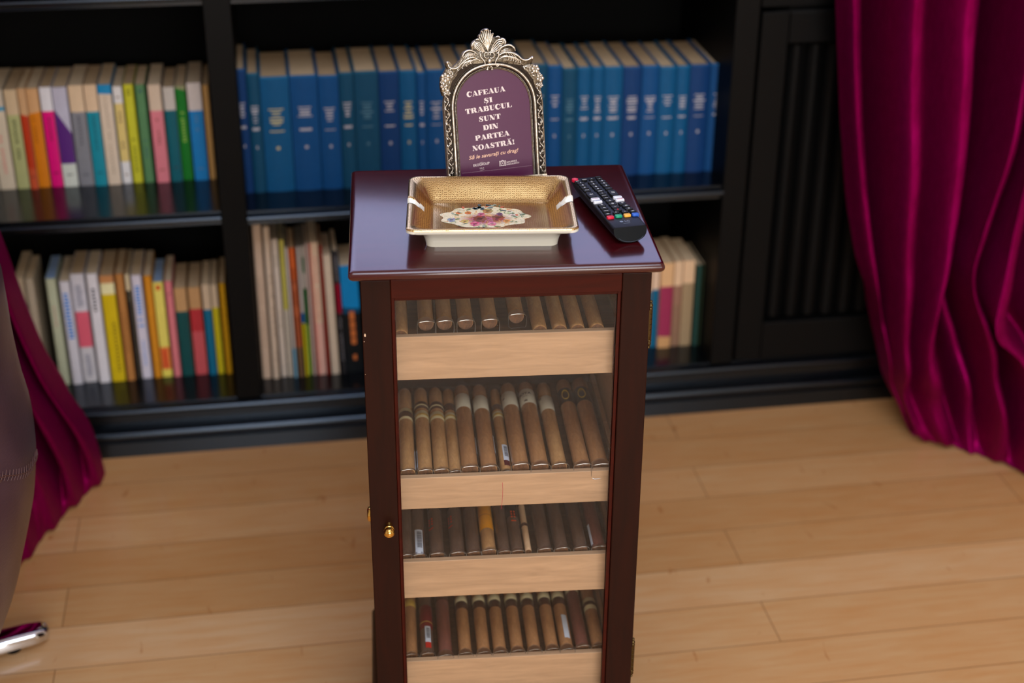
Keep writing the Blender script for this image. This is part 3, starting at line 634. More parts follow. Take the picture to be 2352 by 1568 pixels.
# tray 1 (top): dim, feet towards the glass
zt = TR[0][0]
for i, (fx, fy, cel) in enumerate([(130, 470, 0), (380, 440, 1), (562, 440, 1), (768, 440, 1), (1005, 430, 1), (1265, 408, 1), (1500, 420, 0), (1695, 420, 0), (1870, 420, 0), (2060, 420, 0)]):
    lab = ['tan cigar half hidden at the left end of the top tray', 'wrapped cigar with creased cellophane foot, leftmost of the five clear ones in the top tray', 'narrow wrapped cigar, second of the five clear ones in the top tray',
           'wrapped cigar with creased foot, third of the five clear ones in the top tray', 'wrapped cigar with creased foot, fourth of the five clear ones in the top tray', 'wrapped cigar with a bright creased foot, set back in the middle of the top tray']
    set_b = .012 if i == 5 else (.004 if not cel else 0)
    if not cel: set_b = -.0110
    cigar(uat(890+fx*TI, 660+fy*TI, .057+set_b), zt+.0055 if cel else zt-.0044, .057+set_b, .0092 if cel else .0088, .150, W_TAN, [(.128, .142, Cbr)],
          lab[i] if i < 6 else 'dim tan cigar with a hidden foot in the right half of the top tray', 'cigars in the top tray', bool(cel), foot=.012)
b = MB(); b.box(-.128, .02, .062, .070, TR[0][0]-.0135, TR[0][0]-.0042); b.build('rest_bar', M_LINER_SHADE, cab); b = MB(); b.box(-.128, .02, .19, .20, TR[0][0]-.0135, TR[0][0]-.0042); b.build('rest_bar', M_LINER_SHADE, cab)
# tray 2
zt = TR[1][0]
G = 'cigars in the second tray'
def two(fx, fy, label, wrap, bands, r=.0092, dz=0, cel=True, extra=None, L=.215, v=.050, yaw=0, foot=.006):
    zc = zt-.0035+dz
    return cigar(uat(890+fx*TI, OY+fy*TI, v), zc, v, r, L, wrap, bands, label, G, cel, extra, yaw, foot)
OY = 850
two(200, 960, 'cigar with an ornate cream and brown band at the left end of the second tray', W_TAN, [(0.124, 0.152, Cc), (0.130, 0.144, Cbr)], extra=barcode(5, .006, .05), r=0.0094, foot=.004)
two(372, 1000, 'cigar with cream band over brown rings, second from the left in the second tray', W_TAN, [(0.126, 0.144, Cc), (0.132, 0.137, Cg), (0.150, 0.168, Cbr), (0.157, 0.161, Cc)], extra=barcode(170, .01, .05), r=0.0094)
two(530, 1000, 'cigar with a narrow cream band, third from the left in the second tray', W_TAN, [(0.122, 0.140, Cc), (0.128, 0.133, Cg), (0.148, 0.166, Cbr), (0.154, 0.158, Cc)], r=0.0094)
two(668, 1000, 'slim cigar with cream band half behind a white-banded one in the second tray', W_TAN, [(0.126, 0.142, Cc), (0.132, 0.136, Cg), (0.148, 0.166, Cbr)], r=0.0080, dz=-.002)
def crest_print(text=None):
    def f(t, r):
        b = MB(); e = r*1.085; b.mat(flat((84, 66, 66), .5))
        def P(x, y): a = math.pi/2+.35-x/e; return (e*math.cos(a), y, e*math.sin(a))
        if text:
            put_text(b, text, .0075, lambda x, y: P(x, .170+y), offset=.0003)
            b.tube([P(x*.001, .1645+.0004*math.sin(x*2)) for x in range(-4, 5)], .0002, 4)
            for k in range(7): a = k*math.pi/6; b.tube([P(0, .152), P(.0026*math.cos(a), .152+.004*math.sin(a))], .0003, 4)
        else:
            for k in range(8): a = k*math.pi/4; b.tube([P(-.006, .165), P(-.006+.002*math.cos(a), .165+.0022*math.sin(a))], .0003, 4)
        b.build('band_emblem', None, t)
    return f
two(812, 965, 'cigar with a wide plain white band, leftmost of the white-banded ones', W_MID, [(0.146, 0.182, Cw)], r=0.0104, dz=.0015, extra=barcode(10, .035, .075, .5, bars=False))
two(1000, 975, 'cigar with a wide white band with a red mark, second of the white-banded ones', W_MID, [(0.141, 0.176, Cw)], r=0.0102, dz=.001, extra=barcode(12, .035, .078, .6))
two(1170, 1000, 'thin low cigar with a barcode label between two white-banded cigars', W_TAN, [(0.132, 0.146, Cc), (0.136, 0.141, Cg), (0.150, 0.164, Cbr)], r=0.0071, dz=-.004, extra=barcode(75, .020, .058, 1.1, (84, 34, 40)))
two(1310, 960, 'cigar with a wide white band printed with a small emblem, right of the barcode label', W_MID, [(0.146, 0.182, Cw)], r=0.0105, dz=.002, extra=crest_print())
two(1500, 955, 'cigar with a white band lettered in dark print, centre right of the second tray', W_MID, [(0.148, 0.186, Cw)], r=0.0107, dz=.0025, extra=crest_print('JOYA'), foot=.010)
two(1690, 985, 'cigar with a white band set right of the lettered one', W_TAN, [(0.134, 0.170, Cw)], r=0.0096, dz=.001, extra=crest_print())
def oval(t, r):
    b = MB(); e = r*1.085; b.mat(flat((214, 178, 80), .3))
    def P(a, y): a = math.pi/2+.2-a; return (e*math.cos(a), y, e*math.sin(a))
    b.tube([P(.42*math.cos(k*math.pi/12), .168+.0115*math.sin(k*math.pi/12)) for k in range(25)], .0005, 6); b.build('band_emblem', None, t, smooth=True)
two(1912, 975, 'cigar with a black band and gold oval, second from the right in the second tray', W_MID, [(0.150, 0.188, Ck)], r=0.0103, dz=.001, extra=oval, L=.222, foot=.010)
two(2085, 950, 'cigar with a black band and gold oval at the right end of the second tray', W_MID, [(0.150, 0.188, Ck)], r=0.0107, dz=.002, extra=oval, L=.222, foot=.014)
# tray 3
zt = TR[2][0]; G = 'cigars in the third tray'; OY = 1140
def strokes(cl, y0, side=70):
    def f(t, r):
        b = MB(); e = r*1.085; b.mat(flat(cl, .5)); rr = random.Random(int(y0*1000))
        def P(a, y): return (e*math.cos(a), y, e*math.sin(a))
        a0 = math.radians(side)
        for k in range(2):
            for j in range(3):
                a = a0+(k-.5)*.45; y = y0+j*.006
                b.poly([P(a-.1, y), P(a+.12, y+rr.uniform(0, .001)), P(a+.10, y+.004), P(a-.12, y+.0035)])
        b.poly([P(a0-.4, y0-.008), P(a0+.4, y0-.008), P(a0+.36, y0-.0055), P(a0-.36, y0-.0055)])
        b.build('band_print', None, t)
    return f
two(190, 560, 'dark cigar at the left end of the third tray', W_DRK, [(.11, .13, Cbr)], r=.0088)
two(310, 560, 'dark cigar with a long white barcode label in the third tray', W_DRK, [(.10, .125, Cbr)], r=.0086, extra=barcode(85, -.004, .050, 1.25))
two(490, 560, 'dark cigar with red specks on its left edge in the third tray', W_DRK, [(.10, .128, Ck)], r=.0092, extra=strokes((206, 54, 30), .060, 130))
two(690, 560, 'dark cigar with red specks, left of the orange-banded one by two', W_DRK, [(.10, .128, Ck)], r=.0092, extra=strokes((206, 54, 30), .064, 135))
two(850, 560, 'dark cigar directly left of the orange-banded one', W_DRK, [(.10, .128, Cbr)], r=.0088)
two(1000, 560, 'pale tan cigar with a vivid orange-yellow band', W_TAN, [(.045, .112, Cy), (.076, .078, (190, 120, 10))], r=.0090, dz=.002)
two(1150, 560, 'dark cigar directly right of the orange-banded one', W_DRK, [(.10, .128, Cbr)], r=.0080)
two(1275, 560, 'dark cigar with orange printed letters on its band', W_DRK, [(.075, .125, Ck)], r=.0080, extra=strokes((236, 84, 30), .070, 85))
two(1385, 560, 'thin pale cream cigarillo among dark cigars in the third tray', tobacco('pale_wrapper', (206, 166, 126), (222, 184, 146)), [(.055, .062, Cbr), (.105, .118, Cbr)], r=.0042, dz=.001, cel=False)
for fx, lab in ((1545, 'dark cigar right of the thin cream cigarillo'), (1710, 'dark cigar, third from the right in the third tray'), (1900, 'dark cigar with a crumpled cellophane foot, second from the right in the third tray'), (2075, 'reddish dark cigar at the right end of the third tray')):
    two(fx, 560, lab, W_RED if fx > 2000 else W_DRK, [(.11, .13, Cbr)], r=.0090, extra=barcode(150, .004, .05, .5, bars=False) if fx > 2000 else None)
# tray 4
zt = TR[3][0]; G = 'cigars in the bottom tray'; OY = 1330
two(235, 760, 'tan cigar with a gold band at the left end of the bottom tray', W_MID, [(.10, .115, Cg)], r=.0085)
two(395, 740, 'cigar with a dark red band and white label in the bottom tray', W_DRK, [(.05, .100, Crd), (.062, .064, Cg)], r=.0088, extra=barcode(80, .018, .052, .9, (190, 40, 30)))
two(570, 740, 'reddish cigar in crumpled cellophane, third from the left in the bottom tray', W_RED, [(.11, .13, Cbr)], r=.0092, foot=.012)
labs = ['first', 'second', 'third', 'fourth', 'fifth', 'sixth']
for k, fx in enumerate((765, 945, 1105, 1275, 1440, 1615)):
    two(fx, 720, 'tan cigar with a cream-gold band and shiny foot, %s from the left of six alike' % labs[k], W_MID, [(.088, .104, Cbr), (.104, .116, Cc)], r=.0086, dz=.001, foot=.010)
two(1760, 710, 'tan cigar with a long white label left of the red-brown one in the bottom tray', W_MID, [(.104, .116, Cc), (.088, .104, Cbr)], r=.0086, dz=.001, extra=barcode(75, .012, .062, .9, bars=False), foot=.012)
two(1915, 700, 'red-brown cigar, second from the right in the bottom tray', W_RED, [(.118, .130, Cc)], r=.0088)
two(2070, 690, 'tan cigar with an ornate cream band at the right end of the bottom tray', W_MID, [(.075, .10, Cc), (.084, .092, Cbr)], r=.0088)

th = MB(); th.tube([MC @ Vector(p) for p in ((-.0041, .0186, .4995), (-.0036, .0184, .490), (-.0038, .0183, .480), (-.0046, .0184, .470), (-.0055, .0186, .461))], .00022, 6)
tag(th.build('loose_thread', flat((176, 50, 70)), None, smooth=True), 'short red thread clinging to the glass door over the second tray', 'thread')

# ------------------------------------------------------------------ picture frame
FU, FV, FYAW, FLEAN = .0078, .262, .164, .241
MF = MC @ Matrix.Translation((FU, FV, TOP)) @ Matrix.Rotation(FYAW, 4, 'Z') @ Matrix.Rotation(-FLEAN, 4, 'X')
fr = thing('picture_frame', 'ornate antique silver arched frame with a shell crest holding a plum text card', 'picture frame', MF)
WC, WO, HT = .0473, .0649, .1452
def arch(off, n=40):     # inner edge offset outwards, from bottom left over the top to bottom right
    w_ = WC+off; h0 = HT-WC; pts = [(-w_, .0085), (-w_, h0*.4), (-w_, h0*.75)]
    for k in range(n+1):
        a = math.pi-math.pi*k/n; pts.append((w_*math.copysign(abs(math.cos(a))**.92, math.cos(a)), h0+w_*math.sin(a)**.95))
    pts += [(w_, h0*.75), (w_, h0*.4), (w_, .0085)]
    return pts
def P3(x, h, d): return (x, -d, h)
prof = [(0, -.001), (0, .0022), (.0004, .0030), (.0009, .0032), (.0012, .0026), (.0030, .0026), (.0034, .0034), (.0040, .0052), (.0050, .0066), (.0063, .0070), (.0075, .0064), (.0082, .0050), (.0086, .0040), (.0090, .0044), (.0094, .0040), (.0098, .0030), (.0150, .0030), (.0155, .0042), (.0163, .0046), (.0170, .0040), (.0176, .0020), (.0176, -.004), (0, -.004)]
b = MB(); rows = []
for off, d in prof: rows.append([P3(x, h, d) for x, h in arch(off)])
b.grid(rows, close_v=True)
b.prism([(-WO, -.001), (WO, -.001), (WO, .004), (-WO, .004)], 0, .0005, 'z') if 0 else None
b.box(-WO, WO, -.005, .004, 0.0, .0085)
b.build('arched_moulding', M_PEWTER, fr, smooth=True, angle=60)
b = MB(); pts = arch(.0021, 60); seg = []
L = 0; last = None; step = .00168; acc = 0
for i in range(len(pts)-1):
    a, c2 = Vector(pts[i]), Vector(pts[i+1]); d = (c2-a).length; t = -acc
    while t+step <= d:
        t += step; q = a+(c2-a)*(t/d); b.ball(P3(q.x, q.y, .0029), .00072, 6)
    acc = d-t
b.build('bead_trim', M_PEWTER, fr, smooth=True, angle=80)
def loc3(X, Y, d=.004): return P3(6.179e-5*X-3.47e-6*Y-.067908, -3.92e-6*X-5.921e-5*Y+.208061, d)
def C3(pts, rad, d=.005, mb=None, n=6, dd=None):     # stroke in ornament drawing units
    # smooth with catmull
    out = []; rr = []; N = len(pts); rads = rad if isinstance(rad, (list, tuple)) else [rad]*N
    if len(rads) != N: rads = [rads[0]+(rads[-1]-rads[0])*i/(N-1) for i in range(N)]
    for i in range(N-1):
        p0, p1, p2, p3 = (Vector(pts[max(i-1, 0)]), Vector(pts[i]), Vector(pts[i+1]), Vector(pts[min(i+2, N-1)]))
        for k in range(5):
            t = k/5; q = .5*((2*p1)+(p2-p0)*t+(2*p0-5*p1+4*p2-p3)*t*t+(3*p1-p0-3*p2+p3)*t**3)
            out.append(q); rr.append(rads[i]+(rads[i+1]-rads[i])*t)
    out.append(Vector(pts[-1])); rr.append(rads[-1])
    mb.tube([loc3(q.x, q.y, d) for q in out], [x*6.1e-5 for x in rr], n)
def spiral(cx, cy, r0, a0, turns, sgn=1, n=14): return [(cx+r0*(1-.8*k/n)*math.cos(math.radians(a0)+sgn*turns*2*math.pi*k/n), cy+r0*(1-.8*k/n)*math.sin(math.radians(a0)+sgn*turns*2*math.pi*k/n)) for k in range(n+1)]
# crest: backing plate following the outline, with ribs, scrolls and drop
b = MB(); b.mat(M_PATINA)
out = [(200, 850), (240, 825), (290, 870), (330, 950), (420, 860), (500, 780), (520, 690), (570, 620), (660, 575), (730, 570), (725, 480), (760, 410), (820, 370), (880, 355), (875, 300), (900, 265), (925, 250), (940, 190), (985, 150), (1030, 138), (1080, 155), (1125, 180), (1120, 235), (1180, 240), (1165, 320), (1230, 310), (1310, 315), (1390, 350), (1430, 420), (1420, 480), (1500, 475), (1590, 500), (1640, 570), (1640, 620), (1720, 680), (1830, 790), (1930, 760), (2010, 715), (2020, 790), (1990, 870), (1900, 900), (1780, 900), (1500, 870), (1350, 850), (1250, 940), (1180, 985), (1110, 1005), (1040, 985), (960, 940), (880, 870), (700, 880), (560, 940), (420, 1020), (330, 1040), (240, 1000), (205, 920)]
cxy = (1080, 700)
rows = []
for s_, d in ((1, -.002), (1, .0018), (.965, .0034)): rows.append([loc3(cxy[0]+(x-cxy[0])*s_, cxy[1]+(y-cxy[1])*s_, d) for x, y in out])
b.grid(rows, close_u=True)
def tri_cap(b, pts2, d):
    from mathutils.geometry import tessellate_polygon
    P = [Vector((x, y, 0)) for x, y in pts2]; i = len(b.v); b.v += [loc3(x, y, d) for x, y in pts2]
    for t in tessellate_polygon([P]): b.face(i+k for k in t)
tri_cap(b, [(cxy[0]+(x-cxy[0])*.965, cxy[1]+(y-cxy[1])*.965) for x, y in out], .0034); tri_cap(b, out, -.002)
b.mat(M_PEWTER)
base = (1070, 610)
for tips, dd in (([(1040, 165), (1000, 175), (1080, 175), (960, 200), (1115, 205)], .0050), ([(930, 260), (1150, 260), (885, 290), (1175, 250)], .0046)):
    for tx, ty in tips:
        C3([base, ((base[0]*.75+tx*.25), base[1]*.7+ty*.3), (base[0]*.35+tx*.65-(base[0]-tx)*.1, base[1]*.3+ty*.7), (tx, ty)], [9, 13, 15, 12], dd, b)
b.ball(loc3(1030, 165, .0060), .0030, 10, (1.1, .7, .6))
for tip in ((1120, 185), (1172, 245), (890, 285), (935, 200)): b.ball(loc3(*tip, .0052), .0011, 8)
for k in range(4):
    C3([(1340+60*k, 590+14*k), (1400+66*k, 600+22*k), (1450+72*k, 650+32*k), (1470+74*k, 700+34*k)], [5, 8, 8, 4], .0040, b)
    C3([(830-60*k, 650+10*k), (760-62*k, 670+22*k), (700-66*k, 730+36*k), (660-64*k, 790+38*k)], [5, 8, 8, 4], .0040, b)
for k in range(7): C3([(1070, 600), (1030-6+k*14, 420), (1000+k*22, 240)], [5, 7, 5], .0052, b)
for k in range(5):   # side fronds of the shell
    t = k/4
    C3([(1120-10*k, 640), (1180+20*k, 480+30*k), (1270+18*k, 380+35*k), (1370-5*k, 370+40*k), (1405-20*k, 440+20*k)], [8, 12, 13, 13, 9], .0048-.0002*k, b)
    C3([(1010+8*k, 640), (950-15*k, 520+20*k), (890-18*k, 430+25*k), (800+0*k, 430+32*k), (765+10*k, 480+18*k)], [8, 12, 13, 13, 9], .0048-.0002*k, b)
C3([(1235, 315), (1270, 300), (1310, 315)], 14, .0055, b); C3([(1340, 340), (1400, 360), (1430, 420), (1410, 480)], [14, 22, 22, 8], .0055, b)
C3([(820, 370), (850, 358), (880, 365)], 14, .0055, b); C3([(800, 400), (755, 440), (735, 500), (755, 555)], [12, 20, 22, 8], .0055, b)
C3([(1300, 620), (1340, 540), (1430, 490), (1530, 480), (1610, 530), (1640, 600)], [10, 16, 20, 22, 20, 8], .0050, b)
C3([(840, 660), (770, 610), (690, 590), (600, 620), (550, 690), (560, 760)], [10, 14, 18, 20, 18, 8], .0050, b)
for k in range(3):
    C3([(1330, 640+25*k), (1400, 575+30*k), (1490, 560+28*k), (1560, 590+25*k)], [6, 9, 9, 5], .0042, b)
    C3([(810, 690+22*k), (740, 650+28*k), (660, 650+28*k), (600, 690+20*k)], [6, 9, 9, 5], .0042, b)
C3([(1290, 700), (1400, 640), (1560, 640), (1680, 690), (1790, 780), (1900, 790), (1980, 740), (2010, 730)], [12, 18, 20, 20, 18, 20, 22, 12], .0050, b)
C3([(900, 800), (780, 740), (660, 760), (540, 850), (440, 950), (330, 970), (260, 920), (240, 850), (215, 850)], [14, 18, 18, 16, 18, 20, 20, 22, 12], .0050, b)
b.ball(loc3(235, 850, .0052), .0022, 10); b.ball(loc3(1995, 745, .0050), .0020, 10)
for k in range(6):
    C3([(1310+14*k, 770-12*k), (1420+38*k, 700+6*k), (1500+50*k, 720+18*k), (1500+50*k, 790+14*k)], [6, 10, 10, 12], .0044, b)
for k in range(4):
    C3([(900-60*k, 790-2*k), (780-80*k, 780+30*k), (700-85*k, 850+45*k), (730-90*k, 870+45*k)], [6, 9, 9, 11], .0044, b)
C3(spiral(1250, 610, 45, 90, 1.0, -1)[::-1]+[(1290, 640), (1280, 720), (1240, 790), (1225, 860), (1260, 920), (1300, 890)], [10]*15+[14, 16, 16, 14, 14, 18], .0056, b)
C3(spiral(935, 635, 42, 90, 1.0, 1)[::-1]+[(905, 680), (930, 740), (990, 810), (1005, 880), (950, 945), (915, 910)], [10]*15+[14, 16, 16, 14, 14, 20], .0056, b)
for s_ in (-1, 1):
    C3([(1095+s_*12, 735), (1095+s_*45, 752), (1095+s_*95, 725), (1095+s_*100, 665), (1095+s_*65, 632), (1095+s_*22, 652), (1095+s_*35, 690)], [9, 11, 12, 12, 11, 10, 12], .0058, b)
b.ball(loc3(1105, 810, .0052), .0032, 12, (1, .8, 1)); b.ball(loc3(1125, 900, .0050), .0013, 8, (.8, .8, 2.4))
for s_ in (-1, 1): C3([(1110+s_*25, 900), (1110+s_*48, 960), (1110+s_*40, 990), (1110+s_*70, 985)], [12, 12, 14, 9], .0048, b)
b.build('shell_crest', None, fr, smooth=True, angle=70)
for out2 in ([(210, 960), (150, 1080), (95, 1150), (85, 1300), (95, 1420), (130, 1540), (250, 1540), (330, 1250), (480, 1060), (440, 960), (330, 1000)], [(1900, 860), (2000, 860), (2100, 890), (2140, 1000), (2205, 1110), (2235, 1230), (2215, 1340), (2170, 1420), (2080, 1400), (2010, 1200), (1880, 1030), (1760, 920)]):
    b = MB(); cc_ = (sum(p[0] for p in out2)/len(out2), sum(p[1] for p in out2)/len(out2)); rows = []
    for s_, d in ((1, -.002), (1, .0022), (.9, .0038)): rows.append([loc3(cc_[0]+(x-cc_[0])*s_, cc_[1]+(y-cc_[1])*s_, d) for x, y in out2])
    b.grid(rows, close_u=True); tri_cap(b, [(cc_[0]+(x-cc_[0])*.9, cc_[1]+(y-cc_[1])*.9) for x, y in out2], .0038); tri_cap(b, out2, -.002)
    b.build('shoulder_plate', M_PATINA, fr, smooth=True, angle=50)
# floral relief: corner blossoms and vine down each side
b = MB()
def flower(X, Y, r, np_=5, d=.0050, rot=0):
    c = Vector(loc3(X, Y, d))
    for k in range(np_):
        a = 2*math.pi*k/np_+rot; q = c+Vector((math.cos(a)*r*.62, 0, math.sin(a)*r*.62)); b.ball(q, r*.42, 8, (1, .55, 1))
        b.tube([c+Vector((0, -.0006, 0)), q+Vector((math.cos(a)*r*.2, -.0012, math.sin(a)*r*.2))], [r*.10, r*.05], 5)
    b.ball(c+Vector((0, -.0010, 0)), r*.24, 8)
for a in ((190, 1160, .0062, 6), (165, 1350, .0052, 5), (2065, 980, .0056, 6), (2165, 1170, .0052, 5), (275, 1030, .0034, 5), (120, 1250, .0026, 5), (2130, 1075, .0028, 5), (250, 1480, .0030, 5), (2180, 1320, .0034, 5), (310, 1130, .0026, 5), (1930, 930, .0028, 5)): flower(a[0], a[1], a[2], a[3], rot=a[0])
rv = random.Random(9)
for (X, Y) in ((340, 1080), (270, 1260), (230, 1420), (190, 1480), (1870, 920), (1950, 1010), (2040, 1120), (2100, 1300), (2190, 1290), (1830, 960), (2000, 1060)):
    aa = rv.uniform(0, 3); c = Vector(loc3(X, Y, .0040)); b.tube([c+Vector((-math.cos(aa)*.003, 0, -math.sin(aa)*.003)), c+Vector((0, -.001, 0)), c+Vector((math.cos(aa)*.003, 0, math.sin(aa)*.003))], [.0003, .0013, .0003], 6)
for s_ in (-1, 1):
    x0 = s_*(WC+.0125); pts = []
    for k in range(90):
        h = .004+k*.00135; pts.append((x0+.0024*math.sin(k*.5), -.0040-.0004*math.sin(k*1.1), h))
    b.tube(pts, .00065, 6)
    for k in range(26):
        h = .006+k*.0046; sg = 1 if k % 2 else -1; c = Vector((x0+sg*.0010, -.0042, h))
        if k % 4 == 3:
            for q in range(5): aq = q*1.257; b.ball(c+Vector((.0011*math.cos(aq), 0, .0011*math.sin(aq))), .0009, 6)
        else:
            b.tube([c, c+Vector((sg*.0014, -.0010, .0012)), c+Vector((sg*.0026, -.0002, .0032+rv.uniform(0, .001)))], [.0005, .0015, .0003], 6)
            b.ball(c+Vector((-sg*.0022, 0, .0015)), .0007, 6)
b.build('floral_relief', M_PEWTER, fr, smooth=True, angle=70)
# backing and strut
b = MB(); b.grid([[P3(x, h, -.0035) for x, h in arch(.010)], [P3(x*0, h*0+.06, -.0035) for x, h in arch(.010)]]); b.build('backing_board', M_DARK, fr)
st = Vector((0, .0045, .12)); R3 = Matrix.Rotation(FLEAN, 4, 'X')
foot_w = R3.to_3x3()  # strut foot reaches the table plane
ft = Matrix.Rotation(FLEAN, 3, 'X') @ Vector((0, .045, .001)); hd = Vector((0, .0045, .085))
b = MB(); a_, c_ = hd, ft
b.grid([[a_+Vector((-.012, 0, 0)), a_+Vector((.012, 0, 0)), a_+Vector((.012, .0015, 0)), a_+Vector((-.012, .0015, 0))], [c_+Vector((-.020, 0, 0)), c_+Vector((.020, 0, 0)), c_+Vector((.020, .0015, 0)), c_+Vector((-.020, .0015, 0))]], close_u=True)
b.build('easel_strut', M_DARK, fr)
# card
b = MB(); pts = arch(.0006); b.poly([P3(x, h, .0012) for x, h in pts]); card = b.build('text_card', M_CARD, fr)
b = MB(); TR_ = math.radians(4.6)
def stroke(pts, ws, X, Y, s_):
    L_, R_ = [], []
    for i, (x, y) in enumerate(pts):
        p = Vector(pts[min(i+1, len(pts)-1)])-Vector(pts[max(i-1, 0)]); p = p.normalized(); nn = Vector((-p.y, p.x)); w_ = ws[i] if isinstance(ws, list) else ws
        L_.append((x+nn.x*w_/2, y+nn.y*w_/2)); R_.append((x-nn.x*w_/2, y-nn.y*w_/2))
    b.grid([[G2(x, y, X, Y, s_) for x, y in L_], [G2(x, y, X, Y, s_) for x, y in R_]])
def G2(x, y, X, Y, s_):
    x, y = x*s_, y*s_; xx = X+x*math.cos(TR_)-y*math.sin(TR_); yy = Y+x*math.sin(TR_)+y*math.cos(TR_); return P3(xx, yy, .0014)
def rc(x0, y0, x1, y1): return ('r', x0, y0, x1, y1)
T_, H_ = .34, .07
def glyph(ch):
    A = []
    arc = lambda cx, cy, rx, ry, a0, a1, n=12: [(cx+rx*math.cos(math.radians(a0+(a1-a0)*k/n)), cy+ry*math.sin(math.radians(a0+(a1-a0)*k/n))) for k in range(n+1)]
    wv = lambda n, f: [f(k/n) for k in range(n+1)]
    if ch in 'IFETLPRDB':
        w_ = {'I': .46}.get(ch, .46)
        A += [rc(.06, 0, .06+T_, 1), rc(0, 0, w_, H_), rc(0, 1-H_, w_, 1)]
    if ch == 'I': return A, .46
    if ch in 'FE':
        A += [rc(.4, 1-H_, .86, 1), rc(.4, .47, .68, .47+H_), rc(.66, .36, .70, .66), ('p', [(.86, 1), (.86, .66), (.82, .68), (.70, .93)])]
        if ch == 'E': A += [rc(.4, 0, .88, H_), ('p', [(.88, 0), (.88, .34), (.84, .32), (.72, .07)])]
        return A, .9
    if ch == 'L': A += [rc(.4, 0, .86, H_), ('p', [(.86, 0), (.86, .38), (.82, .36), (.70, .07)])]; return A, .88
    if ch == 'T':
        return [rc(.30, 0, .30+T_, 1), rc(.22, 0, .72, H_), rc(0, 1-H_, .94, 1), ('p', [(0, 1), (0, .62), (.04, .64), (.18, .93)]), ('p', [(.94, 1), (.94, .62), (.90, .64), (.76, .93)])], .96
    if ch == 'P': A.append(('s', arc(.44, .72, .34, .245, 90, -90), wv(12, lambda t: .07+.27*math.sin(math.pi*t)))); return A, .92
    if ch == 'D': A.append(('s', arc(.42, .5, .40, .465, 90, -90), wv(12, lambda t: .07+.30*math.sin(math.pi*t)))); return A, 1.0
    if ch == 'R':
        A.append(('s', arc(.44, .74, .32, .225, 90, -90), wv(12, lambda t: .07+.27*math.sin(math.pi*t)))); A.append(('p', [(.44, .54), (.78, .54), (1.02, 0), (.66, 0)])); A.append(rc(.62, 0, 1.08, H_)); return A, 1.04
    if ch == 'B':
        A.append(('s', arc(.44, .755, .30, .21, 90, -90), wv(12, lambda t: .07+.25*math.sin(math.pi*t)))); A.append(('s', arc(.44, .27, .36, .235, 90, -90), wv(12, lambda t: .07+.28*math.sin(math.pi*t)))); return A, .98
    if ch == 'C':
        return [('s', arc(.50, .5, .38, .465, 50, 310, 18), wv(18, lambda t: .06+.32*math.sin(math.pi*t)**1.3)), ('p', [(.90, .98), (.90, .60), (.86, .60), (.72, .88)]), ('s', [(.74, .14), (.84, .22), (.90, .36)], .06)], .94
    if ch == 'O': return [('s', arc(.50, .5, .36, .465, 90, 450, 28), wv(28, lambda t: .06+.30*abs(math.sin(2*math.pi*t))**1.2))], 1.02
    if ch == 'S': return [('s', [(.74, .80), (.60, .93), (.40, .96), (.22, .86), (.20, .70), (.36, .56), (.56, .45), (.70, .30), (.66, .13), (.46, .035), (.26, .06), (.12, .22)], [.05, .06, .10, .20, .26, .34, .34, .26, .20, .10, .06, .05]), ('p', [(.80, .98), (.80, .64), (.76, .64), (.64, .90)]), ('p', [(.06, .02), (.06, .38), (.10, .38), (.24, .10)])], .88
    if ch == 'U': return [rc(.08, .28, .08+T_, 1), rc(0, 1-H_, .50, 1), ('s', [(.25, .32), (.27, .14), (.44, .05), (.66, .08), (.79, .26), (.80, .96)], [.34, .30, .16, .07, .06, .06]), rc(.66, 1-H_, .96, 1)], .98
    if ch == 'N': return [rc(.10, .04, .16, .98), ('p', [(.0, 1), (.38, 1), (.92, 0), (.56, 0)]), rc(.84, 0, .90, .98), rc(0, 0, .28, H_), rc(.72, 1-H_, 1.02, 1)], 1.04
    if ch == 'A': return [('p', [(.36, 1), (.62, 1), (1.0, 0), (.62, 0)]), ('s', [(.14, .03), (.42, .96)], .06), rc(.24, .27, .70, .27+H_), rc(0, 0, .32, H_), rc(.54, 0, 1.06, H_)], 1.04
    if ch == '!': return [('p', [(.05, .95), (.35, .95), (.24, .34), (.16, .34)]), ('s', arc(.2, .13, .075, .075, 0, 360, 10), .15)], .42
    return [], .4
def line(txt, x0, y0, x1):
    gl = [glyph({'Ă': 'A', 'Ș': 'S'}.get(ch, ch)) for ch in txt]; tot = sum(g[1] for g in gl)+.06*(len(gl)-1)
    s_ = ROWH; sx_ = (x1-x0)/math.cos(TR_)/tot/s_
    cur = 0
    for ch, (A, w_) in zip(txt, gl):
        X, Y = x0+cur*s_*sx_*math.cos(TR_), y0+cur*s_*sx_*math.sin(TR_)
        k_ = sx_
        for q in A:
            if q[0] == 'r': b.poly([G2(x*k_, y, X, Y, s_) for x, y in ((q[1], q[2]), (q[3], q[2]), (q[3], q[4]), (q[1], q[4]))])
            elif q[0] == 'p': b.poly([G2(x*k_, y, X, Y, s_) for x, y in q[1]])
            else: stroke([(x*k_, y) for x, y in q[1]], q[2], X, Y, s_)
        if ch == 'Ă': stroke([(.28*k_, 1.32), (.38*k_, 1.16), (.56*k_, 1.13), (.74*k_, 1.16), (.84*k_, 1.32)], [.05, .09, .12, .09, .05], X, Y, s_)
        if ch == 'Ș': stroke([(.40*k_, -.10), (.47*k_, -.12), (.44*k_, -.20), (.36*k_, -.26)], [.11, .12, .08, .03], X, Y, s_)
        cur += w_+.06
ROWH = .0064
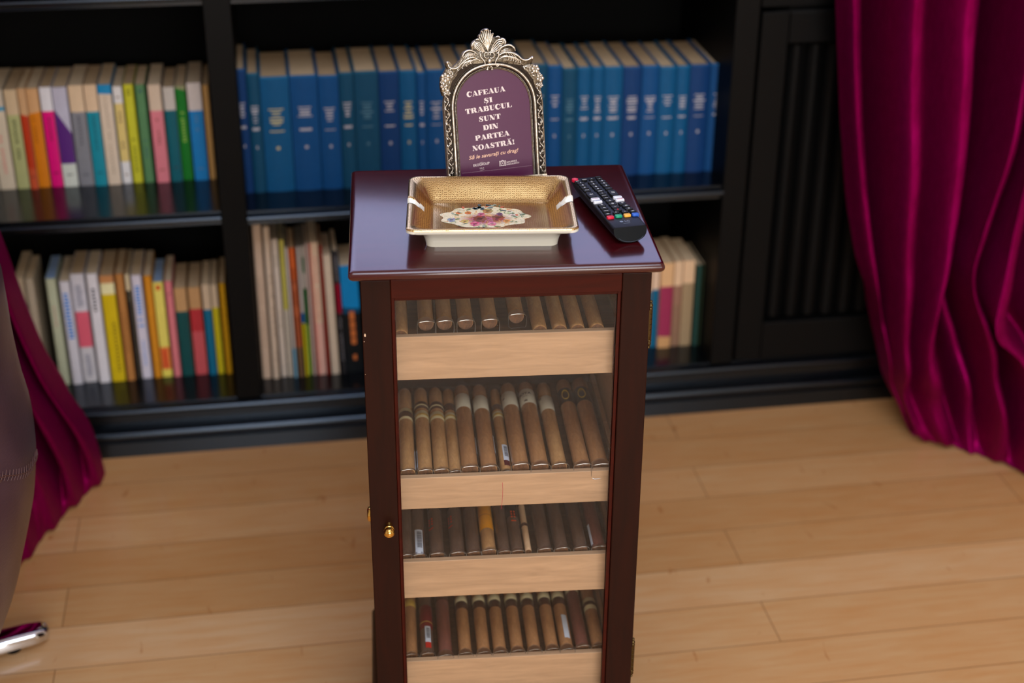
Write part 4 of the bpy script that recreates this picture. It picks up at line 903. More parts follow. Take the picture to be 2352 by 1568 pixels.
for t_, x0, y0, x1 in (('CAFEAUA', -.0330, .1127, .0168), ('ȘI', -.0120, .1035, -.0008), ('TRABUCUL', -.0364, .0915, .0242), ('SUNT', -.0197, .0807, .0090), ('DIN', -.0145, .0697, .0053), ('PARTEA', -.0255, .0572, .0192), ('NOASTRĂ!', -.0300, .0448, .0254)):
    line(t_, x0, y0, x1)
b.build('headline_lettering', M_CARDTXT, card)
b = MB()
def card_text(body, x0, y0, x1, size, **k):
    vs, fs = text_mesh(body, 1, align='LEFT', **k); w_ = max(v.x for v in vs)-min(v.x for v in vs); m0 = min(v.x for v in vs); sx_ = (x1-x0)/w_; i = len(b.v)
    for v in vs:
        x, y = (v.x-m0)*sx_, v.y*size; b.v.append(P3(x0+x*math.cos(TR_)-y*math.sin(TR_), y0+x*math.sin(TR_)+y*math.cos(TR_), .0014))
    for f in fs: b.face(i+q for q in f)
card_text('Să le savurați cu drag!', -.0355, .0341, .0300, .0066, shear=.3, offset=.012)
b.build('italic_lettering', M_CARDIT, card)
b = MB()
card_text('EKOGROUP', -.0302, .0247, -.0090, .0044, offset=.012); card_text('VILA', -.0225, .0211, -.0165, .0024)
card_text('GALERIILE', .0132, .0262, .0268, .0027, offset=.015); card_text('RADULESCU', .0132, .0233, .0297, .0027, offset=.015)
b.tube([P3(-.0225, .0288, .0014), P3(-.0195, .0296, .0014), P3(-.0165, .0293, .0014)], .00015, 4); b.tube([P3(-.0225, .0199, .0014), P3(-.0195, .0196, .0014), P3(-.0165, .0204, .0014)], .00015, 4)
ex, ey = .0079, .0262
b.tube([P3(ex+.0026*math.cos(k*math.pi/8), ey+.0028*math.sin(k*math.pi/8), .0014) for k in range(17)], .0004, 4)
for dx_ in (-.0038, .0038): b.tube([P3(ex+dx_, ey-.0036, .0014), P3(ex+dx_, ey+.0026, .0014)], .0005, 4); b.ball(P3(ex+dx_, ey+.0028, .0014), .0007, 6)
b.tube([P3(ex-.0038, ey+.0022, .0014), P3(ex, ey+.0036, .0014), P3(ex+.0038, ey+.0022, .0014)], .0005, 4); b.tube([P3(ex-.0038, ey-.003, .0014), P3(ex+.0038, ey-.003, .0014)], .0004, 4); b.ball(P3(ex, ey, .0014), .0010, 8)
b.build('sponsor_logos', M_CARDTXT, card)
b = MB(); b.tube([P3(-.0455, .0178, .0013), P3(0, .0186, .0013), P3(.0462, .0203, .0013)], .00012, 4); b.build('printed_rule', flat((190, 160, 170)), card)

# ------------------------------------------------------------------ ashtray
AU, AV, AR = -.0104, .1285, math.radians(-2.6)
ash = thing('cigar_ashtray', 'rectangular porcelain ashtray with dotted gold inside and painted flowers, in front of the frame', 'ashtray', MC @ Matrix.Translation((AU, AV, TOP)) @ Matrix.Rotation(AR, 4, 'Z'))
def rr_ring(hw, hd_, z, cr, n=10, m=64):
    pts = []
    cs = [(hw-cr, hd_-cr, 0), (-hw+cr, hd_-cr, 90), (-hw+cr, -hd_+cr, 180), (hw-cr, -hd_+cr, 270)]
    for j, (cx_, cy_, a0) in enumerate(cs):
        for k in range(n): a = math.radians(a0+90*k/(n-1)); pts.append([cx_+cr*math.cos(a), cy_+cr*math.sin(a), z])
        nx = cs[(j+1) % 4]; a = math.radians(a0+90); p = (cx_+cr*math.cos(a), cy_+cr*math.sin(a)); q = (nx[0]+cr*math.cos(a), nx[1]+cr*math.sin(a))
        for k in range(1, m): pts.append([p[0]+(q[0]-p[0])*k/m, p[1]+(q[1]-p[1])*k/m, z])
    return pts
def notch(ring, gain=1):
    for p in ring:
        if abs(p[0]) > .058:
            g = math.exp(-(abs(p[1]-.008)/.0068)**4)*gain; p[2] = p[2]-(max(0, p[2]-.0215))*g
    return ring
HW, HD = .0995, .0870
outer = [(HW-.0225, HD-.0215, 0, .010), (HW-.0225, HD-.0215, .0012, .010), (HW-.0210, HD-.0200, .008, .011), (HW-.0185, HD-.0175, .014, .012), (HW-.012, HD-.011, .0195, .013), (HW-.004, HD-.004, .0226, .012), (HW, HD, .0250, .011), (HW, HD, .0280, .011)]
inner = [(HW, HD, .0280, .011), (HW-.0008, HD-.0008, .0296, .0105), (HW-.003, HD-.003, .0302, .010), (HW-.0055, HD-.0055, .0296, .010), (HW-.0085, HD-.0085, .0285, .012), (HW-.0105, HD-.0120, .0268, .014), (HW-.0150, HD-.0180, .0222, .016), (HW-.0200, HD-.0245, .0170, .014), (HW-.0250, HD-.0310, .0118, .010), (HW-.0280, HD-.0350, .0086, .006), (HW-.0310, HD-.0385, .0078, .005)]
b = MB(); ro = [notch(rr_ring(*a)) for a in outer]; b.grid(ro, close_u=True); b.cap(ro[0], True)
b.build('porcelain_body', M_PORC, ash, smooth=True, angle=60)
b = MB(); ri = [notch(rr_ring(*a), 1) for a in inner]
N_ = len(ri[0]); i0 = 0
for r_ in ri: b.v += [tuple(p) for p in r_]
mg, mp_ = (b.mat(M_GOLD), 0)[1], 0
b.mats = [M_GOLD, M_PORC]
for a in range(len(ri)-1):
    for k in range(N_):
        p = ri[a][k]; b.cur = 1 if (abs(p[0]) > .070 and -.0056 < p[1]-.008 < .0088 and a < 7) else 0
        b.face((a*N_+k, a*N_+(k+1) % N_, (a+1)*N_+(k+1) % N_, (a+1)*N_+k))
b.cur = 0; b.cap(ri[-1]); b.build('gold_interior', None, ash, smooth=True, angle=60)
# painted flower spray: enamel shapes fired on the well
b = MB(); rp = random.Random(21); zf = .00795
M_PAINT = pmat('painted_enamel', (220, 206, 170), .45)
n = NT(M_PAINT); oc = n.coord('Object', (1, 1, 1), (.006, .002, 0)); ln = n.add('ShaderNodeVectorMath', operation='LENGTH'); mp_ = n.add('ShaderNodeMapping'); mp_.inputs['Scale'].default_value = (1, 1.7, 0); n.link(oc, mp_.inputs[0]); n.link(mp_.outputs[0], ln.inputs[0])
f1 = n.noise(oc, 95, 4, .6, 1.5); f2 = n.noise(oc, 260, 3, .6, .8)
inner = n.ramp(f1, [(.30, (70, 26, 44)), (.40, (140, 44, 84)), (.47, (196, 120, 150)), (.52, (120, 70, 50)), (.58, (190, 96, 50)), (.66, (226, 196, 140))])
outer_ = n.ramp(f1, [(.30, (60, 92, 112)), (.38, (150, 166, 128)), (.44, (222, 210, 172)), (.56, (232, 224, 200)), (.62, (214, 178, 110)), (.70, (196, 96, 66))])
mr_ = n.add('ShaderNodeMapRange'); n.link(ln.outputs['Value'], mr_.inputs[0]); mr_.inputs[1].default_value = .018; mr_.inputs[2].default_value = .034
cc_ = n.mix(mr_.outputs[0], inner, outer_); n.link(n.mix(n.ramp(f2, [(.42, (0, 0, 0)), (.62, (90, 90, 90))]), cc_, lin((236, 222, 190))), n.b.inputs['Base Color'])
def blob(x, y, rx, ry, colr, lobes=5, amp=.18, z=0, rot=None, n=40):
    x, y, rx, ry = x-.007, (y+.006)*1.35+.005, rx*1.08, ry*1.32; amp *= .7
    colr = None if colr is None else tuple(int(c_*.74+k_*.26) for c_, k_ in zip(colr, (176, 146, 110))); b.mat(M_PAINT if colr is None else flat(colr, .5)); ph = rp.uniform(0, 6); rot = rp.uniform(0, 6) if rot is None else rot; pts = []
    for k in range(n):
        a = 2*math.pi*k/n; q = 1+amp*math.sin(lobes*a+ph)+amp*.3*math.sin((lobes+2)*a+ph*2)
        px_, py_ = rx*q*math.cos(a), ry*q*math.sin(a); pts.append((x+px_*math.cos(rot)-py_*math.sin(rot), y+px_*math.sin(rot)+py_*math.cos(rot), zf+z))
    b.poly(pts)
blob(0, -.006, .049, .025, None, 9, .07, 0, 0, 120)
for x, y, r_, cs_ in [(-.006, -.010, .014, [(120, 44, 50), (90, 30, 40)]), (.016, -.008, .013, [(150, 60, 50), (112, 40, 40)]), (-.004, .0, .008, [(206, 110, 150), (170, 60, 110)]), (-.020, .004, .007, [(206, 80, 40), (226, 120, 60)]), (-.032, .004, .005, [(214, 86, 46), (230, 130, 70)]),
                      (.004, .008, .011, [(170, 140, 90), (150, 110, 60)]), (-.040, -.012, .009, [(150, 160, 190), (116, 124, 170)]), (.034, -.004, .010, [(236, 232, 226), (214, 206, 200)]), (.030, .006, .008, [(230, 228, 214), (200, 206, 180)]), (-.012, -.022, .010, [(214, 110, 160), (190, 60, 120)]), (.008, -.022, .009, [(206, 100, 150), (226, 160, 190)]),
                      (.026, -.016, .008, [(226, 170, 90), (206, 140, 60)]), (.018, .0, .007, [(110, 70, 120), (80, 50, 100)]), (-.024, -.016, .008, [(220, 190, 110), (190, 150, 80)])]:
    r_ *= .62
    for q in range(7):
        a = q*2*math.pi/7; blob(x+r_*.5*math.cos(a), y+r_*.5*math.sin(a), r_*.45, r_*.32, tuple(min(255, c_+rp.randint(-14, 26)) for c_ in cs_[q % 2]), 3, .12, .00008+.00002*q, a)
    blob(x, y, r_*.34, r_*.34, tuple(int(c_*.7) for c_ in cs_[1]), 4, .2, .00026)
for k in range(34):
    a = rp.uniform(0, 6.28); q = rp.uniform(.75, 1.12); x, y = .044*q*math.cos(a), -.006+.026*q*math.sin(a); cc = rp.choice([(120, 150, 110), (90, 120, 90), (170, 186, 140), (44, 84, 110), (150, 176, 170), (206, 90, 70), (236, 230, 210)])
    blob(x, y, rp.uniform(.0018, .004), rp.uniform(.0007, .0014), cc, 2, .1, .0003+.00001*k, rp.uniform(0, 3.1))
for k in range(9): blob(-.010+rp.uniform(-.008, .010), .016+rp.uniform(-.006, .006), .0022, .0017, (36, 80, 112), 3, .2, .0006)
b.build('painted_flowers', None, ash)

# ------------------------------------------------------------------ remote control
RA = math.atan2(.0317, .164)
rem = thing('remote_control', 'black television remote control with coloured keys, lying right of the ashtray', 'remote control', MC @ Matrix.Translation((.1325, .147, TOP)) @ Matrix.Rotation(RA, 4, 'Z'))
b = MB(); rows = []
HWR = .0208; L0, L1 = -.0830, .0830
def rsec(y, hw, zt_, zb, slope=0):
    pts = []
    for k in range(25):       # top flat then rounded belly
        a = math.pi*k/24; pts.append((hw*math.cos(a)*1.0, y, zt_-.0025-(zt_-.0025-zb)*math.sin(a)**.75))
    top = [(-hw, y, zt_-.0018), (-hw+.0012, y, zt_-.0004), (-hw+.003, y, zt_), (hw-.003, y, zt_), (hw-.0012, y, zt_-.0004), (hw, y, zt_-.0018)]
    return pts+top
for y, hw, zt_, zb in ((L0, HWR*.98, .0190, .0016), (L0+.002, HWR, .0195, .0010), (L0+.02, HWR, .0195, .0004), (-.03, HWR, .0195, .0001), (.03, HWR, .0195, .0001), (L1-.02, HWR*.96, .0195, .0010), (L1-.004, HWR*.93, .0193, .004), (L1, HWR*.90, .0185, .007)):
    rows.append(rsec(y, hw, zt_, zb))
# slanted nose: the end face leans out under the top edge
for p in range(len(rows[0])):
    x, y, z = rows[0][p]; rows[0][p] = (x, y-.006*(1-z/.019), z)
b.grid(rows, close_u=True); b.cap(rows[-1])
b.mat(M_PLAST); b.mats = [M_PLAST, M_GLOSSBLK]; b.cur = 1; b.cap(rows[0], True)
b.build('casing', None, rem, smooth=True, angle=45)
b = MB(); ep = [(x*.86, y-.0008, .0100+(z-.0100)*.86) for x, y, z in [(q[0], q[1], q[2]) for q in rows[0][:25]]]
b.tube(ep[4:21], .00025, 4); b.build('end_seam', flat((70, 78, 90)), rem)
def key(x, y, w_, l_, colr=None, leg=None, h=.0021, rnd=False, lcol=(225, 228, 232)):
    b = MB(); m = M_RUB if colr is None else pmat('key_colour', colr, .35)
    rows = []
    for s_, z in ((1, -.001), (1, h*.6), (.95, h*.92), (.86, h)):
        ring = []
        for k in range(20):
            a = 2*math.pi*k/20; e = .45 if not rnd else 1
            ring.append((w_/2*s_*math.copysign(abs(math.cos(a))**e, math.cos(a)), l_/2*s_*math.copysign(abs(math.sin(a))**e, math.sin(a)), z))
        rows.append(ring)
    b.grid(rows, close_u=True); b.cap(rows[-1]); b.xf(Matrix.Translation((x, y, .0195)))
    o = b.build('button', m, rem, smooth=True, angle=50)
    if leg:
        g = MB(); z = .0195+h+.00012
        if leg[0] == 't' and len(leg[1]) > 1 and leg[1] not in ('...', 'NETFLIX', 'prime'):
            q_ = leg[2]*.28*len(leg[1])     # captions too small to read: a short broken row of strokes
            for k_ in range(3): g.tube([(x-q_+q_*.7*k_, y+.0002*(k_ % 2), z), (x-q_+q_*.7*k_+q_*.55, y-.0001, z)], .00022, 4)
        elif leg[0] == 't': put_text(g, leg[1], leg[2], lambda u, v: (x+u, y-leg[2]*.35+v, z), offset=.00008 if leg[2] > .002 else 0)
        else:
            for pl in leg[1]: g.tube([(x+u*.001, y+v*.001, z) for u, v in pl], .00016 if len(leg) < 3 else leg[2], 4)
        g.build('legend', flat(lcol, .5), o)
    return o
circ = lambda r_, n_=12: [(r_*math.cos(2*math.pi*k/n_), r_*math.sin(2*math.pi*k/n_)) for k in range(n_+1)]
KW, KL = .0095, .0062
key(-.0170, .0745, .0082, .0082, (206, 24, 60), ('l', [circ(1.3), [(0, .4), (0, 2)]]), .0026, True, (240, 120, 140))
key(-.0160, .0668, .0075, .0036, None, ('t', 'INPUT', .0014)); key(-.0060, .0700, .0072, .0036, None, ('t', 'LIVE TV', .0014)); key(.0036, .0700, .0072, .0036, None, ('t', 'AV', .0014))
key(.0138, .0755, .0072, .0036, None); key(.0136, .0688, .0078, .0046, None, ('t', 'TV', .0016))
XC = (-.0140, .0004, .0140)
for r_, (row_, y) in enumerate((('123', .0606), ('456', .0524), ('789', .0438))):
    for x, ch in zip(XC, row_): key(x, y, KW, KL, None, ('t', ch, .0050))
key(XC[0], .0352, KW, KL, None, ('t', 'LIST', .0022)); key(XC[1], .0360, KW, KL, None, ('t', '0', .0042)); key(XC[2], .0350, KW, KL, None, ('t', '...', .0036))
key(XC[0], .0190, .0104, .0190, None, ('l', [[(-1.8, -.7), (-1, -.7), (0, -1.8), (0, 1.8), (-1, .7), (-1.8, .7), (-1.8, -.7)], [(.9, -.8), (1.3, 0), (.9, .8)], [(1.7, -1.4), (2.3, 0), (1.7, 1.4)]]), .0026)
key(XC[2], .0186, .0104, .0200, None, ('l', [[(-2, -1.5), (2, -1.5), (2, 1.5), (-2, 1.5), (-2, -1.5)], [(0, -1), (0, 1)]]), .0026)
for y, ch in ((.0280, 'MUTE'), (.0205, 'Q'), (.0130, 'HOME'), (.0048, 'SET')): key(.0008, y, KW*.92, KL*.86, None, ('t', ch, .0022))
key(-.0138, .0038, .0112, .0062, (226, 228, 236), ('t', 'NETFLIX', .0019), .0030, lcol=(206, 60, 70)); key(-.0134, -.0042, .0112, .0062, (226, 228, 236), ('t', 'prime', .0020), .0030, lcol=(90, 110, 170))
key(.0144, .0030, .0112, .0062, (226, 228, 236), None, .0030); key(.0144, -.0052, .0112, .0062, (226, 228, 236), ('t', 'movies', .0020), .0030, lcol=(214, 60, 60))
key(.0018, -.0048, KW*1.05, .0078, None, ('l', [[(-1.4, -1), (1.4, -1), (0, 1.4), (-1.4, -1)]])); key(.0019, -.0148, KW*1.05, .0078, None, ('l', [circ(1.6), circ(.5)])); key(.0020, -.0246, KW*1.05, .0078, None, ('l', [[(-1.4, .6), (0, -.8), (1.4, .6)]]))
key(-.0120, -.0156, KW, .0080, None, ('l', [[(1, -1.3), (1, 1.3), (-1.4, 0), (1, -1.3)]])); key(.0140, -.0158, KW, .0080, None, ('l', [[(-1, -1.3), (-1, 1.3), (1.4, 0), (-1, -1.3)]]))
key(-.0124, -.0254, KW, .0066, None, ('l', [[(1.4, -.9), (1.6, .6), (-.8, .6), (-.2, 1.2)], [(-.8, .6), (-.2, 0)]])); key(-.0128, -.0345, KW, .0066, None, ('t', 'EXIT', .0022))
key(.0156, -.0250, KW, .0062, None, ('l', [[(-1.4, .9), (1, .9), (1.6, 0), (1, -.9), (-1.4, -.9), (-1.4, .9)]])); key(.0158, -.0342, KW, .0062, None, ('l', [[(-1, -1), (1, -1), (1, 1), (-1, 1), (-1, -1)]]))
key(.0018, -.0342, KW, .0066, None, ('l', [circ(.5)], .0005), lcol=(220, 30, 40))
for x, y, pl in ((-.0146, -.0445, [[(0, -.9), (-1.4, 0), (0, .9), (0, -.9)], [(1.6, -.9), (.2, 0), (1.6, .9), (1.6, -.9)]]), (-.0032, -.0422, [[(-.8, -.9), (-.8, .9), (.9, 0), (-.8, -.9)]]), (.0078, -.0424, [[(-.5, -.8), (-.5, .8)], [(.5, -.8), (.5, .8)]]), (.0178, -.0432, [[(-1.6, -.9), (-1.6, .9), (-.2, 0), (-1.6, -.9)], [(0, -.9), (0, .9), (1.4, 0), (0, -.9)]])):
    key(x, y, .0080, .0052, None, ('l', pl))
for x, y, cc in ((-.0145, -.0535, (206, 20, 52)), (-.0037, -.0522, (20, 150, 110)), (.0071, -.0524, (232, 170, 60)), (.0172, -.0526, (30, 90, 190))): key(x, y, .0084, .0062, cc, None, .0026)
b = MB(); cx_, cy_ = -.0016, -.0668
b.poly([(cx_-.0035+.0022*math.cos(k*.42), cy_+.0022*math.sin(k*.42), .01962) for k in range(15)])
put_text(b, 'LG', .0052, lambda u, v: (cx_+.0036+u, cy_-.0018+v, .01962), offset=.00006)
b.tube([(cx_-.0030, cy_-.0060, .0196), (cx_+.0052, cy_-.0060, .0196)], .00014, 4)
b.build('maker_mark', flat((128, 140, 156), .4), rem)

# ------------------------------------------------------------------ curtains
def curtain(name, label, lines, sub=12, rows=90, pleat=0, slant=0):
    """lines: (list of (px,py) sighted points, top depth Y, hem depth Y, fold offset)"""
    ctrl = []
    for pts, Yt, Yh, d in lines:
        L_ = [0]
        for a, c_ in zip(pts, pts[1:]): L_.append(L_[-1]+math.dist(a, c_))
        col = []
        for k in range(rows+1):
            s_ = L_[-1]*k/rows; i = max(j for j in range(len(pts)-1) if L_[j] <= s_+1e-6); t = (s_-L_[i])/(L_[i+1]-L_[i])
            p0, p1, p2, p3 = (Vector(pts[max(i-1, 0)]), Vector(pts[i]), Vector(pts[i+1]), Vector(pts[min(i+2, len(pts)-1)]))
            m1, m2 = (p2-p0)*.5, (p3-p1)*.5
            q = (2*t**3-3*t*t+1)*p1+(t**3-2*t*t+t)*m1+(-2*t**3+3*t*t)*p2+(t**3-t*t)*m2
            u = k/rows; Y = Yt+(Yh-Yt)*u**2.2
            fo = d*(1.7 if d > 0 else 2.6)*(1-.97*u**4)
            P = ony(q.x, q.y, Y)
            P.y -= fo; P.z = max(P.z, .004+.002*math.sin(k))
            col.append(P)
        ctrl.append(col)
    b = MB(); grid = []
    for k in range(rows+1):
        r_ = []
        for i in range(len(ctrl)-1):
            A_, B_ = ctrl[i][k], ctrl[i+1][k]
            for s_ in range(sub):
                t = s_/sub; dA, dB = lines[i][3], lines[i+1][3]
                tt = t**1.7 if dA > dB else 1-(1-t)**1.7
                e = (1-math.cos(math.pi*tt))/2
                p = Vector((A_.x+(B_.x-A_.x)*t, A_.y+(B_.y-A_.y)*e, A_.z+(B_.z-A_.z)*t))
                nn = noise.noise(Vector((p.x*14, p.y*3, p.z*5)))*.010+noise.noise(Vector((p.x*40, p.z*12, 3)))*.0035
                u = k/rows; p.y += nn-pleat*max(0, (u-.62)/.38)**1.3*math.sin(26*(p.x-1.1)+34*p.z+2.2*noise.noise(Vector((p.x*6, p.z*7, 2)))); p.z = max(.003, p.z+(noise.noise(Vector((p.x*20, 7, p.z*4)))*.004 if k > rows-8 else 0)); r_.append(p)
        r_.append(ctrl[-1][k]); grid.append(r_)
    up = []          # the cloth goes on straight up to the rail
    for k in range(16, 0, -1):
        up.append([Vector((p.x-.004*k*slant, p.y+.002*math.sin(k), p.z+(2.45-p.z)*k/16)) for p in grid[0]])
    b.grid(up+grid)
    o = b.build(name, M_VELVET, None, smooth=True, angle=180)
    s_ = o.modifiers.new('thick', 'SOLIDIFY'); s_.thickness = .0025; s_.offset = 1
    ss = o.modifiers.new('sub', 'SUBSURF'); ss.levels = 1; ss.render_levels = 1
    return tag(o, label, 'curtain')
def hem(px, py): return onz(px, py, .004).y
RC = [
 ([(1915, -60), (1930, 300), (1958, 560), (1998, 690), (2030, 800), (2062, 930), (2084, 984)], 2.47, 0),
 ([(1948, -60), (1952, 200), (1975, 450), (2012, 700), (2042, 850), (2072, 950), (2092, 992)], 2.44, .02),
 ([(2000, -60), (2000, 300), (2008, 560), (2026, 760), (2050, 880), (2086, 965), (2104, 998)], 2.44, -.035),
 ([(2062, -60), (2058, 300), (2053, 500), (2054, 700), (2062, 850), (2086, 960), (2122, 1008)], 2.42, .05),
 ([(2112, -60), (2105, 300), (2092, 600), (2082, 780), (2094, 900), (2120, 975), (2150, 1018)], 2.42, .005),
 ([(2190, -60), (2176, 280), (2148, 520), (2118, 690), (2112, 800), (2140, 910), (2185, 1030)], 2.40, .05),
 ([(2218, -60), (2208, 150), (2190, 340), (2160, 540), (2130, 700), (2178, 860), (2215, 1042)], 2.42, -.05),
 ([(2250, -60), (2232, 120), (2214, 320), (2184, 500), (2160, 660), (2210, 830), (2245, 1052)], 2.40, .0),
 ([(2284, -60), (2262, 150), (2236, 320), (2204, 490), (2180, 630), (2226, 820), (2270, 1062)], 2.40, -.035),
 ([(2338, -60), (2290, 200), (2254, 370), (2212, 510), (2192, 620), (2250, 790), (2300, 1072)], 2.36, .05),
 ([(2380, -60), (2338, 220), (2300, 370), (2262, 490), (2228, 630), (2290, 790), (2335, 1086)], 2.38, -.05),
 ([(2420, -60), (2352, 190), (2306, 357), (2264, 600), (2246, 730), (2330, 830), (2375, 1098)], 2.34, .05),
 ([(2470, -60), (2420, 220), (2370, 400), (2330, 600), (2330, 720), (2390, 840), (2420, 1110)], 2.36, -.03),
 ([(2540, -60), (2500, 220), (2460, 400), (2420, 600), (2420, 720), (2460, 850), (2480, 1125)], 2.34, .04),
 ([(2600, -60), (2570, 220), (2540, 400), (2510, 600), (2510, 720), (2540, 870), (2560, 1140)], 2.38, -.03)]
curtain('curtain', 'long magenta velvet curtain hanging at the right and trailing on the floor', [(p, Yt, hem(*p[-1]), d) for p, Yt, d in RC], pleat=.022)
LC = [
 ([(-120, 280), (0, 528), (60, 700), (130, 850), (200, 960), (228, 1030), (244, 1088)], 2.30, 0),
 ([(-140, 310), (-10, 560), (45, 720), (108, 860), (170, 965), (208, 1050), (226, 1115)], 2.28, .03),
 ([(-160, 350), (-30, 600), (26, 740), (84, 860), (140, 940), (176, 1050), (196, 1140)], 2.30, -.05),
 ([(-190, 390), (-52, 650), (12, 770), (66, 865), (114, 965), (150, 1065), (170, 1165)], 2.26, .04),
 ([(-215, 430), (-75, 700), (-4, 810), (44, 890), (88, 1000), (126, 1090), (145, 1192)], 2.28, -.045),
 ([(-240, 470), (-95, 760), (-20, 850), (26, 930), (68, 1030), (98, 1125), (118, 1222)], 2.24, .035),
 ([(-260, 520), (-115, 820), (-40, 910), (8, 990), (48, 1080), (76, 1170), (92, 1250)], 2.24, .0),
 ([(-290, 570), (-135, 880), (-60, 980), (-12, 1060), (28, 1150), (50, 1220), (64, 1286)], 2.20, .02),
 ([(-320, 620), (-160, 940), (-90, 1050), (-40, 1130), (0, 1220), (20, 1280), (32, 1330)], 2.20, -.03),
 ([(-360, 680), (-200, 1000), (-130, 1110), (-80, 1200), (-40, 1290), (-20, 1340), (-10, 1380)], 2.16, .03)]
curtain('curtain', 'magenta velvet curtain gathered at the left behind the leather chair', [(p, Yt, hem(*p[-1]), d) for p, Yt, d in LC], slant=1)

# ------------------------------------------------------------------ leather chair
sil = [(-90, 540), (-28, 630), (0, 700), (25, 850), (50, 960), (70, 1020), (81, 1070), (83, 1120), (76, 1200), (60, 1300), (38, 1390), (8, 1465), (-60, 1530), (-160, 1580)]
CYc, CXc = 1.74, -.70
pts = [ony(a, c_, CYc) for a, c_ in sil]
zs = [p.z for p in pts]; xs = [p.x-.007 for p in pts]
chair = thing('leather_tub_chair', 'dark brown leather tub chair with cross stitched seam at the left edge', 'chair', Matrix.Translation((CXc, 1.93, 0)))
TCH = Matrix.Translation((-CXc, -1.93, 0))
prof_c = list(zip(xs, zs))
def xr(z):
    for (x1_, z1_), (x2_, z2_) in zip(prof_c, prof_c[1:]):
        if z2_ <= z <= z1_: t = (z-z1_)/(z2_-z1_) if z1_ != z2_ else 0; return x1_+(x2_-x1_)*t
    return prof_c[-1][0]
zl = [prof_c[0][1]-(prof_c[0][1]-prof_c[-1][1])*k/40 for k in range(41)]
def shellp(z, a, grow=0):
    r_ = xr(z)-CXc+grow; ca, sa = math.cos(a), math.sin(a)
    e = .75; return Vector((CXc+r_*math.copysign(abs(ca)**e, ca), CYc+.03+(r_*.78)*math.copysign(abs(sa)**e, sa), z))
b = MB(); rows = []
for z in zl:
    rows.append([shellp(z, 2*math.pi*k/72, .002*noise.noise(Vector((k*.5, z*14, 0)))) for k in range(72)])
# rolled rim and inner wall down to the seat
zt_ = zl[0]
top = [[shellp(zt_-.0, 2*math.pi*k/72, g)+Vector((0, 0, h_)) for k in range(72)] for g, h_ in ((-.006, .014), (-.022, .022), (-.045, .018), (-.056, .0), (-.060, -.05), (-.062, -.25), (-.10, -.36))]
b.grid(list(reversed(top))+rows, close_u=True); b.cap(top[-1]); b.cap(rows[-1], True)
b.xf(TCH).build('leather_shell', M_LEATHER, chair, smooth=True, angle=70)
b = MB(); cu = [[shellp(zt_, 2*math.pi*k/72, g)+Vector((0, 0, h_)) for k in range(72)] for g, h_ in ((-.115, -.355), (-.075, -.345), (-.068, -.30), (-.075, -.265), (-.10, -.252), (-.20, -.245))]
b.grid(cu, close_u=True); b.cap(cu[-1]); b.cap(cu[0], True); b.xf(TCH).build('seat_cushion', M_LEATHER, chair, smooth=True, angle=80)
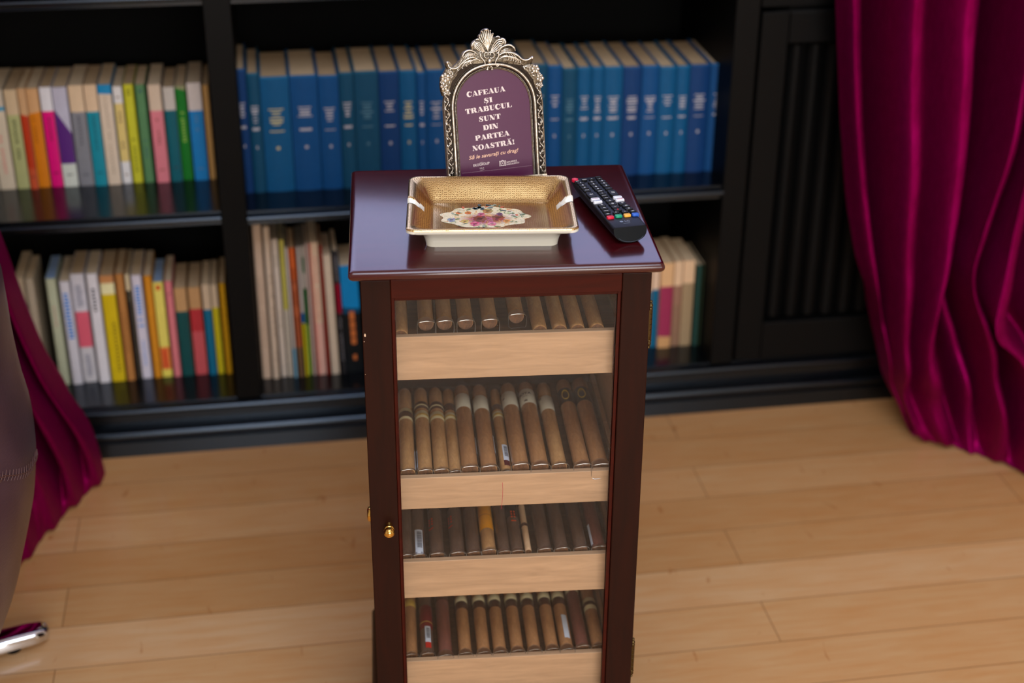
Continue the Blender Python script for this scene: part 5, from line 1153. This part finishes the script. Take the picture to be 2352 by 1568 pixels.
# seam with cross stitching, found on the shell surface
def sighted(px, py):
    d = ray(px, py); best = None
    for i in range(3000):
        t = 1.2+i*.0004; p = CAM+d*t
        if not (prof_c[-1][1] < p.z < prof_c[0][1]): continue
        r_ = xr(p.z)-CXc; X, Y = abs(p.x-CXc)/r_, abs(p.y-CYc-.03)/(r_*.78)
        if X**(2/.75)+Y**(2/.75) <= 1.0: return p
    return None
b = MB(); seam = [(0, 1098), (12, 1088), (24, 1078), (36, 1070), (48, 1064), (58, 1060), (67, 1057)]+[(x_, 1055-(x_-67)*.15) for x_ in range(70, 104, 2)]
sp_ = [sighted(*q) for q in seam]; sp_ = [p for p in sp_ if p]
if len(sp_) > 2:
    a_start = 2*math.pi-.0; 
    # continue the seam round the shell
    def ang(p): r_ = xr(p.z)-CXc; ca, sa = (p.x-CXc)/r_, (p.y-CYc-.03)/(r_*.78); return math.atan2(math.copysign(abs(sa)**(1/.75), sa), math.copysign(abs(ca)**(1/.75), ca))
    an = [(ang(p), p.z) for p in sp_]; a0_, z0_ = an[0]; a1_, z1_ = an[-1]; sl = (z1_-z0_)/(a1_-a0_) if abs(a1_-a0_) > 1e-4 else 0
    def zs_(a):
        if a <= a0_: return z0_
        if a >= a1_: return z1_-.2*min(a-a1_, .9)
        return z0_+(z1_-z0_)*(a-a0_)/(a1_-a0_)
    a = a0_-1.4; stp = .0085/.3
    b2_ = MB()
    line_ = []
    while a < a1_+.02:
        z = zs_(a)
        for s_ in (-1, 1):
            p0, p1 = shellp(z-s_*.0042, a, .0004), shellp(z+s_*.0042, a+stp*1.6, .0004); mid = shellp(z, a+stp*.75, .0014)
            b.tube([p0, mid, p1], [.0005, .0008, .0005], 6)
        line_.append(shellp(z, a, .0002)); a += stp
    b.xf(TCH).build('cross_stitching', M_THREAD, chair, smooth=True)
b = MB(); b.lathe([(.03, .018), (.032, .05), (.028, .06), (.028, .30), (.10, .34), (.10, .36)], 24, Matrix.Translation((CXc, 1.93-.10, 0))); b.xf(TCH).build('pedestal_column', M_CHROME, chair, smooth=True)
tip = Vector((-.4085, 1.985, 0)); cen = Vector((CXc, 1.93-.10, 0)); dv = (onz(105, 1436, .03)-onz(20, 1460, .03)); base_ang = math.atan2(dv.y, dv.x); Lr = .32
cen = Vector((onz(100, 1434, .03).x-Lr*math.cos(base_ang), onz(100, 1434, .03).y-Lr*math.sin(base_ang), 0))
for k in range(4):
    a = base_ang+k*math.pi/2; b = MB(); rows = []; ca, sa = math.cos(a), math.sin(a)
    for t, hw_, zt2 in ((0, .022, .040), (.10, .022, .038), (.22, .022, .034), (.30, .0215, .031), (.316, .019, .030), (.324, .012, .028), (.327, .003, .024)):
        sec = [(-hw_, .014), (-hw_, zt2-.009), (-hw_*.93, zt2-.005), (-hw_*.72, zt2-.001), (-hw_*.4, zt2), (hw_*.4, zt2), (hw_*.72, zt2-.001), (hw_*.93, zt2-.005), (hw_, zt2-.009), (hw_, .014)]
        rows.append([(cen.x+t*ca-s_*sa, cen.y+t*sa+s_*ca, z) for s_, z in sec])
    b.grid(rows, close_u=True); b.cap(rows[0], True); b.cap(rows[-1]); lg = b.xf(TCH).build('leg', M_CHROME, chair, smooth=True, angle=50)
    b = MB(); b.lathe([(.012, 0), (.013, .004), (.013, .0145)], 16, Matrix.Translation((cen.x+.27*ca, cen.y+.27*sa, 0))); b.xf(TCH).build('foot_glide', M_PLAST, lg, smooth=True)
